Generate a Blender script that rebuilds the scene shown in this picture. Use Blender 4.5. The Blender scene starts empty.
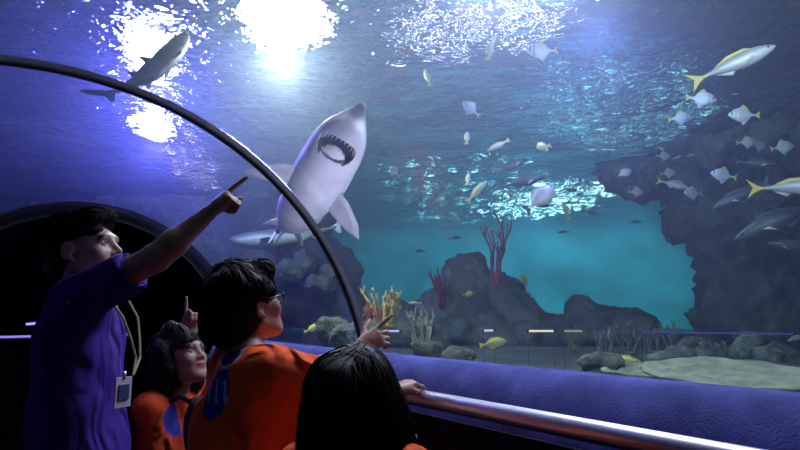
import bpy, bmesh, math, random
import numpy as np
from mathutils import Vector, Matrix, noise
from mathutils.bvhtree import BVHTree
R = math.radians
random.seed(7); rng = np.random.default_rng(7)
S = bpy.context.scene
COL = S.collection
EYE = 1.25; FPX = 600.0; PITCH = math.atan(90/600.0)

def U(px, py, D):
    """point of the place seen at that pixel, D metres in front of the viewer"""
    X = (px-400)/FPX; Z = -(py-225)/FPX
    c, s = math.cos(PITCH), math.sin(PITCH)
    v = Vector((X, c - Z*s, s + Z*c)); v *= D/v.y
    return Vector((v.x, v.y, v.z+EYE))

# ------------------------------------------------------------ object helpers
def tag(o, label=None, cat=None, group=None, kind=None):
    if label: o['label'] = label
    if cat: o['category'] = cat
    if group: o['group'] = group
    if kind: o['kind'] = kind
    return o
def empty(name, loc=(0,0,0), label=None, cat=None, group=None):
    o = bpy.data.objects.new(name, None); COL.objects.link(o); o.location = loc; o.empty_display_size = .05
    return tag(o, label, cat, group)
def mesh_obj(name, verts, faces, mat, parent=None, smooth=True, cols=None):
    me = bpy.data.meshes.new(name)
    me.from_pydata([tuple(v) for v in verts], [], [tuple(f) for f in faces])
    me.update()
    if mat:
        for m in (mat if isinstance(mat, (list, tuple)) else [mat]): me.materials.append(m)
    if smooth: me.polygons.foreach_set('use_smooth', [True]*len(me.polygons))
    if cols is not None:
        ca = me.color_attributes.new('Col', 'FLOAT_COLOR', 'POINT')
        a = np.ones((len(verts), 4), np.float32); a[:, :3] = np.asarray(cols)
        ca.data.foreach_set('color', a.ravel())
    o = bpy.data.objects.new(name, me); COL.objects.link(o)
    if parent is not None:
        o.parent = parent
    return o
def child_world(o, parent):
    """parent o keeping world coordinates (parents only translated / rotated)"""
    bpy.context.view_layer.update()
    o.parent = parent
    o.matrix_parent_inverse = parent.matrix_world.inverted()
    return o
class MB:
    def __init__(s): s.v = []; s.f = []
    def add(s, vs, fs):
        n = len(s.v); s.v += [tuple(v) for v in vs]; s.f += [tuple(i+n for i in f) for f in fs]
    def box(s, c, size, rot=None):
        c = Vector(c); vs = []
        for x in (-.5,.5):
            for y in (-.5,.5):
                for z in (-.5,.5):
                    p = Vector((x*size[0], y*size[1], z*size[2]))
                    if rot: p = rot @ p
                    vs.append(c+p)
        s.add(vs, [(0,1,3,2),(4,6,7,5),(0,4,5,1),(2,3,7,6),(0,2,6,4),(1,5,7,3)])
    def tube(s, pts, rad, n=10, cap=True):
        pts = [Vector(p) for p in pts]; N = len(pts)
        if not hasattr(rad, '__len__'): rad = [rad]*N
        base = len(s.v); up = None
        for i, p in enumerate(pts):
            t = (pts[min(i+1, N-1)]-pts[max(i-1, 0)]).normalized()
            if up is None:
                up = t.orthogonal().normalized()
            up = (up - t*up.dot(t)).normalized(); w = t.cross(up)
            for k in range(n):
                a = 2*math.pi*k/n
                s.v.append(tuple(p + (up*math.cos(a)+w*math.sin(a))*rad[i]))
        for i in range(N-1):
            for k in range(n):
                a = base+i*n+k; b = base+i*n+(k+1) % n
                s.f.append((a, b, b+n, a+n))
        if cap:
            s.f.append(tuple(base+k for k in reversed(range(n)))); s.f.append(tuple(base+(N-1)*n+k for k in range(n)))
    def ball(s, c, r, nu=12, nv=8, rot=None):
        c = Vector(c); r = Vector(r if hasattr(r, '__len__') else (r, r, r)); vs = []; fs = []
        for j in range(nv+1):
            ph = math.pi*j/nv
            for i in range(nu):
                th = 2*math.pi*i/nu
                p = Vector((r.x*math.sin(ph)*math.cos(th), r.y*math.sin(ph)*math.sin(th), r.z*math.cos(ph)))
                if rot: p = rot @ p
                vs.append(c+p)
        for j in range(nv):
            for i in range(nu):
                fs.append((j*nu+i, (j+1)*nu+i, (j+1)*nu+(i+1) % nu, j*nu+(i+1) % nu))
        s.add(vs, fs)
    def plate(s, outline, thick, M=None):
        """flat polygon in local xz, thickness along y (tapered rim)"""
        M = M or Matrix.Identity(4); n = len(outline)
        c = Vector((sum(p[0] for p in outline)/n, 0, sum(p[1] for p in outline)/n))
        vs = [M @ Vector((x, 0, z)) for x, z in outline]
        ins = []
        for sgn in (1, -1):
            for x, z in outline:
                q = Vector((x, 0, z)); q = c+(q-c)*.72; q.y = sgn*thick*.5; ins.append(M @ q)
        fs = []
        for i in range(n):
            j = (i+1) % n
            fs.append((i, j, n+j, n+i)); fs.append((j, i, 2*n+i, 2*n+j))
        vs += ins + [M @ (c+Vector((0, thick*.5, 0))), M @ (c-Vector((0, thick*.5, 0)))]
        for i in range(n):
            j = (i+1) % n
            fs.append((n+i, n+j, 3*n)); fs.append((2*n+j, 2*n+i, 3*n+1))
        s.add(vs, fs)
    def build(s, name, mat, parent=None, smooth=True, cols=None):
        return mesh_obj(name, s.v, s.f, mat, parent, smooth, cols)

# ------------------------------------------------------------ implicit surfaces
class Field:
    def __init__(s, lo, hi, h):
        s.lo = np.array(lo, np.float32); s.h = h
        s.n = np.ceil((np.array(hi)-s.lo)/h).astype(int)+1
        s.d = np.full(s.n, .5, np.float32)
    def _sub(s, lo, hi):
        a = np.maximum(((np.array(lo)-s.lo)/s.h).astype(int), 0); b = np.minimum(((np.array(hi)-s.lo)/s.h).astype(int)+2, s.n)
        if (b <= a).any(): return None, None
        g = np.meshgrid(*[s.lo[i]+s.h*np.arange(a[i], b[i], dtype=np.float32) for i in range(3)], indexing='ij')
        return tuple(slice(a[i], b[i]) for i in range(3)), g
    def _mix(s, sl, d, k, op):
        o = s.d[sl]
        if op == 'add':
            h = np.maximum(k-np.abs(o-d), 0)/k if k > 0 else 0
            s.d[sl] = np.minimum(o, d) - h*h*k*.25
        else:
            d = -d
            h = np.maximum(k-np.abs(o-d), 0)/k if k > 0 else 0
            s.d[sl] = np.maximum(o, d) + h*h*k*.25
    def cap(s, p, q, r0, r1=None, k=.01, op='add'):
        r1 = r0 if r1 is None else r1
        p = np.array(p, np.float32); q = np.array(q, np.float32); m = max(r0, r1)+k+3*s.h
        sl, g = s._sub(np.minimum(p, q)-m, np.maximum(p, q)+m)
        if sl is None: return
        ab = q-p; L = float(ab @ ab)+1e-12
        t = np.clip(((g[0]-p[0])*ab[0]+(g[1]-p[1])*ab[1]+(g[2]-p[2])*ab[2])/L, 0, 1)
        d = np.sqrt((g[0]-p[0]-t*ab[0])**2+(g[1]-p[1]-t*ab[1])**2+(g[2]-p[2]-t*ab[2])**2)-(r0+(r1-r0)*t)
        s._mix(sl, d, k, op)
    def ell(s, c, r, rot=None, k=.01, op='add'):
        c = np.array(c, np.float32); r = np.array(r, np.float32); m = float(r.max())+k+3*s.h
        sl, g = s._sub(c-m, c+m)
        if sl is None: return
        x, y, z = g[0]-c[0], g[1]-c[1], g[2]-c[2]
        if rot is not None:
            A = np.array(rot.to_3x3().transposed(), np.float32)
            x, y, z = (A[0,0]*x+A[0,1]*y+A[0,2]*z, A[1,0]*x+A[1,1]*y+A[1,2]*z, A[2,0]*x+A[2,1]*y+A[2,2]*z)
        k0 = np.sqrt((x/r[0])**2+(y/r[1])**2+(z/r[2])**2); k1 = np.sqrt((x/r[0]**2)**2+(y/r[1]**2)**2+(z/r[2]**2)**2)
        s._mix(sl, k0*(k0-1)/np.maximum(k1, 1e-6), k, op)
    def wobble(s, amp, freq, seed=0, stretch=(1, 1, 1)):
        g = np.meshgrid(*[s.lo[i]+s.h*np.arange(s.n[i], dtype=np.float32) for i in range(3)], indexing='ij')
        r = np.random.default_rng(seed); a = 0
        for q in range(6):
            v = r.normal(size=3); v = v/np.linalg.norm(v)*freq*(.6+.9*r.random())/np.array(stretch)
            w = r.normal(size=3); w = w/np.linalg.norm(w)*freq*.6
            a = a+np.sin(g[0]*v[0]+g[1]*v[1]+g[2]*v[2]+r.random()*6+1.3*np.sin(g[0]*w[0]+g[1]*w[1]+g[2]*w[2]))
        s.d += (amp/2.4)*a.astype(np.float32)
    def surf(s):
        d = s.d; ins = d < 0
        nx, ny, nz = s.n
        acc = np.zeros((nx-1, ny-1, nz-1), bool); c0 = ins[:-1,:-1,:-1]
        for dx in (0,1):
            for dy in (0,1):
                for dz in (0,1):
                    acc |= ins[dx:nx-1+dx, dy:ny-1+dy, dz:nz-1+dz] != c0
        cells = np.argwhere(acc)
        idx = np.full(acc.shape, -1, np.int32); idx[acc] = np.arange(len(cells))
        P = np.zeros((len(cells), 3)); W = np.zeros(len(cells))
        cs = [(a, b, c) for a in (0,1) for b in (0,1) for c in (0,1)]
        val = {c: d[cells[:,0]+c[0], cells[:,1]+c[1], cells[:,2]+c[2]].astype(np.float64) for c in cs}
        for a in cs:
            for ax in range(3):
                if a[ax] == 0:
                    b = list(a); b[ax] = 1; b = tuple(b)
                    va, vb = val[a], val[b]; m = (va < 0) != (vb < 0)
                    t = np.where(m, va/np.where(m, va-vb, 1), 0)
                    p = np.array(a)[None]+np.zeros((len(cells), 3)); p[:, ax] += t
                    P[m] += p[m]; W[m] += 1
        V = (cells+P/np.maximum(W, 1)[:, None])*s.h+s.lo
        F = []
        for ax in range(3):
            o1, o2 = [i for i in range(3) if i != ax]
            sa = [slice(None)]*3; sb = [slice(None)]*3; sa[ax] = slice(0, -1); sb[ax] = slice(1, None)
            ch = ins[tuple(sa)] != ins[tuple(sb)]
            e = np.argwhere(ch)
            e = e[(e[:, o1] > 0) & (e[:, o2] > 0) & (e[:, o1] < s.n[o1]-1) & (e[:, o2] < s.n[o2]-1)]
            def at(a, b):
                q = e.copy(); q[:, o1] += a; q[:, o2] += b; return idx[q[:,0], q[:,1], q[:,2]]
            quad = np.stack([at(-1,-1), at(0,-1), at(0,0), at(-1,0)], 1)
            inside = ins[e[:,0], e[:,1], e[:,2]]
            flip = inside if ax != 1 else ~inside
            quad[~flip] = quad[~flip][:, ::-1]
            F.append(quad)
        F = np.concatenate(F); F = F[(F >= 0).all(1)]
        return V, F
    def build(s, name, mat, parent=None, colf=None, relax=1):
        V, F = s.surf()
        for _ in range(relax):
            A = np.zeros_like(V); n = np.zeros(len(V))
            for a, b in ((0,1),(1,2),(2,3),(3,0)):
                np.add.at(A, F[:,a], V[F[:,b]]); np.add.at(n, F[:,a], 1)
                np.add.at(A, F[:,b], V[F[:,a]]); np.add.at(n, F[:,b], 1)
            V = V*.45+.55*A/np.maximum(n, 1)[:, None]
        return mesh_obj(name, V.tolist(), F.tolist(), mat, parent, True, colf(V) if colf else None)

# ------------------------------------------------------------ materials
def nodes(name):
    m = bpy.data.materials.new(name); m.use_nodes = True; nt = m.node_tree; nt.nodes.clear()
    out = nt.nodes.new('ShaderNodeOutputMaterial'); return m, nt, nt.nodes.new, nt.links.new, out
def pbr(name, col, rough=.6, metal=0, noise_amt=0, nscale=20, bump=0, bscale=60, spec=.5, attr=False, trans=0, sss=0, detail=3, stretch=None, bdist=.01):
    m, nt, N, L, out = nodes(name)
    b = N('ShaderNodeBsdfPrincipled'); L(b.outputs[0], out.inputs[0])
    b.inputs['Base Color'].default_value = (*col, 1); b.inputs['Roughness'].default_value = rough
    b.inputs['Metallic'].default_value = metal; b.inputs['Specular IOR Level'].default_value = spec
    tc = N('ShaderNodeTexCoord'); mp = N('ShaderNodeMapping'); L(tc.outputs['Object'], mp.inputs[0])
    if stretch: mp.inputs['Scale'].default_value = stretch
    src = None
    if attr:
        a = N('ShaderNodeVertexColor'); a.layer_name = 'Col'; src = a.outputs[0]
    if noise_amt:
        nz = N('ShaderNodeTexNoise'); nz.inputs['Scale'].default_value = nscale; nz.inputs['Detail'].default_value = detail
        L(mp.outputs[0], nz.inputs[0])
        mr = N('ShaderNodeMapRange'); mr.inputs[1].default_value = .3; mr.inputs[2].default_value = .7
        mr.inputs[3].default_value = 1-noise_amt; mr.inputs[4].default_value = 1+noise_amt; L(nz.outputs[0], mr.inputs[0])
        mx = N('ShaderNodeMix'); mx.data_type = 'RGBA'; mx.blend_type = 'MULTIPLY'; mx.inputs[0].default_value = 1
        if src: L(src, mx.inputs[6])
        else: mx.inputs[6].default_value = (*col, 1)
        L(mr.outputs[0], mx.inputs[7]); src = mx.outputs[2]
    if src: L(src, b.inputs['Base Color'])
    if bump:
        nb = N('ShaderNodeTexNoise'); nb.inputs['Scale'].default_value = bscale; nb.inputs['Detail'].default_value = 4; L(mp.outputs[0], nb.inputs[0])
        bp = N('ShaderNodeBump'); bp.inputs['Strength'].default_value = bump; bp.inputs['Distance'].default_value = bdist
        L(nb.outputs[0], bp.inputs['Height']); L(bp.outputs[0], b.inputs['Normal'])
    if sss:
        b.inputs['Subsurface Weight'].default_value = sss; b.inputs['Subsurface Radius'].default_value = (.01,.005,.003)
    return m
def emit(name, col, strength):
    m, nt, N, L, out = nodes(name); e = N('ShaderNodeEmission'); e.inputs[0].default_value = (*col, 1); e.inputs[1].default_value = strength
    L(e.outputs[0], out.inputs[0]); return m
# ============================================================ the tunnel's centre line
A0 = R(34); D0 = Vector((-math.sin(A0), math.cos(A0), 0)); N0 = Vector((math.cos(A0), math.sin(A0), 0))
T1 = 2.32; RAD = 1.31; ZC = .80; LEDGE = 1.09
C1 = N0*.11 + D0*T1; C2 = Vector((-2.74, 5.05, 0)); A2 = R(14)
D2 = Vector((-math.sin(A2), math.cos(A2), 0))
B = [C1, C1+D0*1.15, C2-D2*1.15, C2]; T2 = T1+3.3
def path(t):
    if t <= T1: return N0*.11+D0*t, D0.copy()
    if t >= T2: return C2+D2*(t-T2), D2.copy()
    u = (t-T1)/(T2-T1)
    p = B[0]*(1-u)**3+B[1]*3*u*(1-u)**2+B[2]*3*u*u*(1-u)+B[3]*u**3
    d = (B[1]-B[0])*(1-u)**2+(B[2]-B[1])*2*u*(1-u)+(B[3]-B[2])*u*u
    return p, d.normalized()
def TP(t, l, z):
    """point at distance t along the tunnel, l to the right of its centre line, height z"""
    p, d = path(t); n = Vector((d.y, -d.x, 0)); q = p+n*l; return Vector((q.x, q.y, z))
def sweep(name, prof, ts, mat, closed=True, parent=None, smooth=False, cap=True):
    n = len(prof); V = [TP(t, l, z) for t in ts for l, z in prof]; F = []
    m = n if closed else n-1
    for i in range(len(ts)-1):
        for k in range(m):
            a = i*n+k; b = i*n+(k+1) % n; F.append((a, b, b+n, a+n))
    if closed and cap: F.append(tuple(range(n-1, -1, -1))); F.append(tuple((len(ts)-1)*n+k for k in range(n)))
    return mesh_obj(name, V, F, mat, parent, smooth)
def struct(o): o['kind'] = 'structure'; return o
TS = [-4+.25*i for i in range(int(6.3/.25))] + [T1+.15*i for i in range(23)]
TEND = T2+2.4
TA = [-4, -2, 0, 1, 2] + [T1+.2*i for i in range(17)]
THB = math.asin((LEDGE-ZC)/RAD); LB = RAD*math.cos(THB)      # where glass meets ledge

# ------------------------------------------------------------ materials of the place
M_carpet = pbr('ledge_carpet', (.10,.115,.34), .95, noise_amt=.3, nscale=9, bump=.3, bscale=160, spec=.1)
M_floor = pbr('floor_carpet', (.012,.012,.03), .95, noise_amt=.3, nscale=30, bump=.4, bscale=200, spec=.05)
M_dark = pbr('dark_panel_and_shade', (.010,.011,.028), .7, noise_amt=.3, nscale=5, spec=.15)
M_steel = pbr('brushed_steel', (.72,.70,.78), .36, metal=1, noise_amt=.06, nscale=40)
M_rib = pbr('rib_steel', (.36,.36,.42), .45, metal=.35, noise_amt=.1, nscale=25)
M_rubber = pbr('dark_seal', (.012,.012,.018), .5)
M_sand = pbr('sea_bed', (.09,.105,.085), .95, noise_amt=.5, nscale=3, bump=.8, bscale=22, detail=8, bdist=.05)
M_rock = pbr('reef_rock', (.10,.12,.095), .92, noise_amt=.75, nscale=2.2, bump=1, bscale=7, detail=9, bdist=.12)
M_rockg = pbr('algae_rock', (.10,.125,.075), .92, noise_amt=.6, nscale=6, bump=1, bscale=14, detail=8, bdist=.06)
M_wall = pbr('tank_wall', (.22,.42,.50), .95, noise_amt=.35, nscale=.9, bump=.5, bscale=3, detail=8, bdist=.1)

def acrylic():
    m, nt, N, L, out = nodes('acrylic')
    t = N('ShaderNodeBsdfTransparent'); t.inputs[0].default_value = (.97,.985,1,1)
    g = N('ShaderNodeBsdfGlossy'); g.inputs['Roughness'].default_value = .03; g.inputs[0].default_value = (1,1,1,1)
    lw = N('ShaderNodeFresnel'); lw.inputs['IOR'].default_value = 1.25
    mr = N('ShaderNodeMath'); mr.operation = 'MULTIPLY'; mr.inputs[1].default_value = .08
    mx = N('ShaderNodeMixShader'); L(lw.outputs[0], mr.inputs[0]); L(mr.outputs[0], mx.inputs[0]); L(t.outputs[0], mx.inputs[1]); L(g.outputs[0], mx.inputs[2])
    L(mx.outputs[0], out.inputs[0]); return m
M_acr = acrylic()

def water_surface_mat():
    m, nt, N, L, out = nodes('water_surface')
    tc = N('ShaderNodeTexCoord')
    def wave(scale, stretch, detail, dist_):
        mp = N('ShaderNodeMapping'); mp.inputs['Scale'].default_value = stretch; mp.inputs['Rotation'].default_value = (0,0,R(dist_))
        L(tc.outputs['Object'], mp.inputs[0])
        nz = N('ShaderNodeTexNoise'); nz.inputs['Scale'].default_value = scale; nz.inputs['Detail'].default_value = detail
        nz.inputs['Distortion'].default_value = .6; L(mp.outputs[0], nz.inputs[0]); return nz.outputs[0]
    a = wave(7.5, (1,1,1), 2.5, 20); b = wave(2.2, (1,1.2,1), 1, -10)
    c_ = wave(.8, (1,1,1), 0, 5)
    ad0 = N('ShaderNodeMath'); ad0.operation = 'MULTIPLY_ADD'; L(c_, ad0.inputs[0]); ad0.inputs[1].default_value = 3.5; L(a, ad0.inputs[2])
    ad = N('ShaderNodeMath'); ad.operation = 'MULTIPLY_ADD'; L(b, ad.inputs[0]); ad.inputs[1].default_value = 1.6; L(ad0.outputs[0], ad.inputs[2])
    bp = N('ShaderNodeBump'); bp.inputs['Strength'].default_value = 1; bp.inputs['Distance'].default_value = WAVE
    L(ad.outputs[0], bp.inputs['Height'])
    g = N('ShaderNodeBsdfGlossy'); g.inputs['Roughness'].default_value = .02; g.inputs[0].default_value = (.92,.96,1,1); L(bp.outputs[0], g.inputs['Normal'])
    r = N('ShaderNodeBsdfRefraction'); r.inputs['IOR'].default_value = 1.3; r.inputs['Roughness'].default_value = .02; L(bp.outputs[0], r.inputs['Normal'])
    t = N('ShaderNodeBsdfTransparent')
    m1 = N('ShaderNodeMixShader'); m1.inputs[0].default_value = .0; L(r.outputs[0], m1.inputs[1]); L(t.outputs[0], m1.inputs[2])
    m2 = N('ShaderNodeMixShader'); m2.inputs[0].default_value = .62; L(m1.outputs[0], m2.inputs[1]); L(g.outputs[0], m2.inputs[2])
    L(m2.outputs[0], out.inputs[0]); return m
WAVE = .085

# ------------------------------------------------------------ tunnel shell
struct(sweep('floor', [(-1.15,0),(1.15,0),(1.15,-.06),(-1.15,-.06)], TS, M_floor))
for side, sg in (('right', 1), ('left', -1)):
    prof = [(sg*(LB+.03), LEDGE), (sg*(LB-.03), LEDGE-.004), (sg*(LB-.055), LEDGE-.016), (sg*(LB-.08), LEDGE-.034), (sg*(LB-.10), LEDGE-.054), (sg*(LB-.118), LEDGE-.077), (sg*1.145, LEDGE-.104), (sg*1.132, LEDGE-.134), (sg*1.120, .925), (sg*1.115, .90), (sg*1.12, 0), (sg*1.2, -.05), (sg*(LB+.05), -.05)]
    if sg < 0: prof = prof[::-1]
    struct(sweep('trim_'+side, prof, TS, M_carpet, smooth=True))
    pw_ = [(sg*1.112, .925), (sg*1.106, .925), (sg*1.101, 0), (sg*1.112, 0)]
    struct(sweep('wall_'+side, pw_ if sg > 0 else pw_[::-1], TS, M_dark, smooth=False))  # near-black sheet over the carpet front stands for the shade below the rail
# acrylic panels between the ribs
def panel(name, t0, t1):
    ts = [t0+(t1-t0)*i/14 for i in range(15)]
    n = 40; th = [THB-.03+(math.pi-2*THB+.06)*i/n for i in range(n+1)]
    prof = [(RAD*math.cos(a), ZC+RAD*math.sin(a)) for a in th] + [((RAD+.03)*math.cos(a), ZC+(RAD+.03)*math.sin(a)) for a in reversed(th)]
    return struct(sweep(name, prof, ts, M_acr, smooth=True))
panel('window_1', -4, -.92); panel('window_2', -.88, T1-.02); panel('window_3', T1+.02, T2)
def rib(name, t):
    th = [THB-.02+(math.pi-2*THB+.04)*i/64 for i in range(65)]
    def band(r0, r1, w0, w1, mat, nm, par=None):
        V = []; F = []
        for a in th:
            for (rr, w) in ((r0, w0), (r0, w1), (r1, w1), (r1, w0)):
                V.append(TP(t, rr*math.cos(a), ZC+rr*math.sin(a)) + path(t)[1]*w)
        for i in range(64):
            for k in range(4): F.append((i*4+k, i*4+(k+1) % 4, i*4+4+(k+1) % 4, i*4+4+k))
        F += [(3,2,1,0), (256,257,258,259)]
        return mesh_obj(nm, V, F, mat, par, False)
    o = band(RAD-.016, RAD+.002, -.021, .021, M_rib, name)
    tag(band(RAD-.021, RAD-.0165, -.020, -.012, M_steel, 'edge_strip', o), 'bright steel edge')
    tag(band(RAD-.021, RAD-.0165, .012, .020, M_steel, 'edge_strip', o), 'bright steel edge')
    tag(band(RAD-.020, RAD-.0165, -.004, .004, M_rubber, 'seal', o), 'dark rubber seal')
    for sg in (1, -1):
        pl = MB(); p = TP(t, sg*(LB-.012), LEDGE+.012); pl.box(p, (.05,.07,.03), Matrix.Rotation(A0, 3, 'Z')); pl.build('foot_plate', M_rib, o, False)
    return o
tag(rib('tunnel_rib', T1), 'curved steel tunnel rib sweeping over the pointing man in the purple shirt', 'tunnel rib')
M_rib = M_rubber
tag(rib('tunnel_rib', T2), 'thin far steel rib at the mouth of the dark passage', 'tunnel rib')

# dark passage beyond the second rib
ts = [T2+.0+.3*i for i in range(9)]
th = [THB+(math.pi-2*THB)*i/36 for i in range(37)]
prof = [(RAD*math.cos(a), ZC+RAD*math.sin(a)) for a in th]+[(-LB, 0), (-LB-.1, 0)] + [((RAD+.1)*math.cos(a), ZC+(RAD+.1)*math.sin(a)) for a in reversed(th)]+[(LB+.1, 0), (LB, 0)]
struct(sweep('ceiling', prof, ts, M_dark, smooth=False))
struct(sweep('floor_passage', [(-1.3,0),(1.3,0),(1.3,-.06),(-1.3,-.06)], ts, M_floor)).name = 'floor'
struct(sweep('wall_back', [((RAD-.005)*math.cos(a), ZC+(RAD-.005)*math.sin(a)) for a in th]+[(-LB+.01, .0), (LB-.01, .0)], [T2+2.2, T2+2.3], M_dark))

M_rib = pbr('grey_metal', (.36,.36,.42), .45, metal=.35)
# hand rails
def rail(sg, t0, t1, label, z=.985):
    r = empty('handrail', TP((t0+t1)/2, sg*1.0, 0), label, 'handrail')
    pts = [TP(t0+(t1-t0)*i/40, sg*(1.06 if sg > 0 else 1.03), z) for i in range(41)]
    m = MB(); m.tube(pts, .0265, 20); child_world(m.build('rail_tube', M_steel), r)
    for t in (t0+.02, t1-.02):
        c = MB(); c.tube([TP(t-.012, sg*(1.06 if sg > 0 else 1.03), z), TP(t+.012, sg*(1.06 if sg > 0 else 1.03), z)], .0285, 20); child_world(c.build('end_collar', M_steel), r)
    k = t0+.2
    while k < .4:
        b = MB(); b.tube([TP(k, sg*(1.06 if sg > 0 else 1.03), z-.02), TP(k, sg*(1.06 if sg > 0 else 1.03), z-.07), TP(k, sg*1.118, z-.09)], .009, 8)
        child_world(b.build('bracket', M_steel), r); k += 1.15
    return r
rail(1, -1.6, 1.72, 'polished steel handrail running along the blue carpeted ledge')
rail(-1, -1.6, T2, 'steel handrail along the left wall behind the purple shirt')
# lit edge of the passage at the far left
sr = empty('light_strip', U(20,336,6.2), 'thin violet lit strip low across the dark passage at far left', 'light strip')
m = MB(); m.tube([U(-45,338,6.0), U(130,334,6.3)], .010, 8); child_world(m.build('tube', emit('violet_strip', (.30,.22,1), 1.1)), sr)
m = MB(); m.tube([U(-45,339.5,6.02), U(130,335.5,6.32)], .013, 8); child_world(m.build('holder', M_rib), sr)
sm = empty('wall_lamp', U(34,323.5,6.1), 'small violet lamp above the lit strip behind the man', 'lamp')
m = MB(); m.box(U(34,323.5,6.1), (.13,.05,.022), Matrix.Rotation(R(-5), 3, 'Y')); child_world(m.build('diffuser', emit('violet_lamp', (.35,.25,1), 1.6), None, False), sm)
m = MB(); m.box(U(34,326,6.12), (.15,.06,.02), Matrix.Rotation(R(-5), 3, 'Y')); child_world(m.build('housing', M_dark, None, False), sm)

# ------------------------------------------------------------ the tank
ZS = 3.75; ZB = .82; TR = 19.0; TC = Vector((.3, 0, 0))
def seabed(sg, name):
    V = []; F = []; L_ = [LB+.035, LB+.06, LB+.15]+[LB+.15+.22*i**1.12 for i in range(1, 56)]
    ts = [-6+.3*i for i in range(28)]+[T1+.2+.25*i for i in range(84)]
    for t in ts:
        for l in L_:
            p = TP(t, sg*l, ZB)
            nz = noise.fractal(Vector((p.x*.6, p.y*.6, 3)), 1, 2, 4)*.10*min(1, (l-LB)/.6)
            V.append((p.x, p.y, ZB+nz+(.0 if l > LB+.1 else -.02)))
    n = len(L_)
    for i in range(len(ts)-1):
        for k in range(n-1):
            a = i*n+k; f = (a, a+1, a+1+n, a+n); F.append(f if sg < 0 else f[::-1])
    return struct(mesh_obj(name, V, F, M_sand))
seabed(1, 'ground'); seabed(-1, 'ground_left').name = 'ground'
# round tank wall
V = []; F = []; na = 96; nzs = 14
for i in range(na):
    a = 2*math.pi*i/na
    for k in range(nzs+1):
        z = -.3+(5.3+.3)*k/nzs
        r = TR+.22*noise.fractal(Vector((math.cos(a)*5, math.sin(a)*5, z*.8)), 1, 2, 5)
        V.append((TC.x+r*math.cos(a), TC.y+r*math.sin(a), z))
for i in range(na):
    for k in range(nzs):
        a = i*(nzs+1)+k; b = ((i+1) % na)*(nzs+1)+k; F.append((b, a, a+1, b+1))
struct(mesh_obj('wall_tank', V, F, M_wall))
m_ = MB(); m_.box((TC.x, TC.y, 5.4), (2*TR+1, 2*TR+1, .12)); struct(m_.build('ceiling_hall', M_dark, None, False)).name = 'ceiling'
# rippled surface seen from below
V = []; F = []; nr = 150; na = 160
for j in range(nr+1):
    r = (TR+.1)*j/nr
    for i in range(na):
        a = 2*math.pi*i/na; x = TC.x+r*math.cos(a); y = TC.y+r*math.sin(a)
        V.append((x, y, ZS-.02+.012*noise.noise(Vector((x*1.3, y*1.3, 0)))))
for j in range(nr):
    for i in range(na):
        F.append((j*na+i, j*na+(i+1) % na, (j+1)*na+(i+1) % na, (j+1)*na+i))
ws = tag(mesh_obj('water_surface', V, F, water_surface_mat()), 'rippling water surface overhead with bright glints', 'water surface', kind='stuff')

# the body of water around the tunnel (scatters the lamps' light)
def water():
    n = 96; V = []; F = []
    for z in (-.30, ZS):
        for i in range(n):
            a = 2*math.pi*i/n; V.append((TC.x+(TR+.3)*math.cos(a), TC.y+(TR+.3)*math.sin(a), z))
    for i in range(n): F.append((i, (i+1) % n, n+(i+1) % n, n+i))
    F.append(tuple(range(n-1, -1, -1))); F.append(tuple(range(n, 2*n)))
    b = len(V); th = [THB+(math.pi-2*THB)*i/40 for i in range(41)]
    rr = RAD+.045
    prof = [(rr*math.cos(a), ZC+rr*math.sin(a)) for a in th]+[(-LB-.12, -.2), (LB+.12, -.2)]
    ts = [-4.2+.4*i for i in range(16)]+[T1+.2*i for i in range(17)]+[T2+.3*i for i in range(1, 10)]
    m = len(prof)
    for t in ts:
        for l, z in prof: V.append(TP(t, l, z))
    for i in range(len(ts)-1):
        for k in range(m):
            a = b+i*m+k; c = b+i*m+(k+1) % m; F.append((a, a+m, c+m, c)[::-1])
    F.append(tuple(b+k for k in range(m))[::-1]); F.append(tuple(b+(len(ts)-1)*m+k for k in range(m)))
    mt, nt, N, L, out = nodes('tank_water')
    t = N('ShaderNodeBsdfTransparent'); L(t.outputs[0], out.inputs[0])
    vs = N('ShaderNodeVolumeScatter'); vs.inputs['Color'].default_value = WCOL; vs.inputs['Density'].default_value = WDEN; vs.inputs['Anisotropy'].default_value = .6
    va = N('ShaderNodeVolumeAbsorption'); va.inputs['Color'].default_value = (.10,.75,.90,1); va.inputs['Density'].default_value = WABS
    ad = N('ShaderNodeAddShader'); L(vs.outputs[0], ad.inputs[0]); L(va.outputs[0], ad.inputs[1]); L(ad.outputs[0], out.inputs[1])
    o = mesh_obj('water', V, F, mt, None, False)
    bm = bmesh.new(); bm.from_mesh(o.data)
    bm.normal_update(); bm.to_mesh(o.data); bm.free()
    return tag(o, 'hazy blue water filling the tank around the tunnel', 'water', kind='stuff')
WCOL = (.54,.65,1,1); WDEN = .055; WABS = .045
water()

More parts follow.
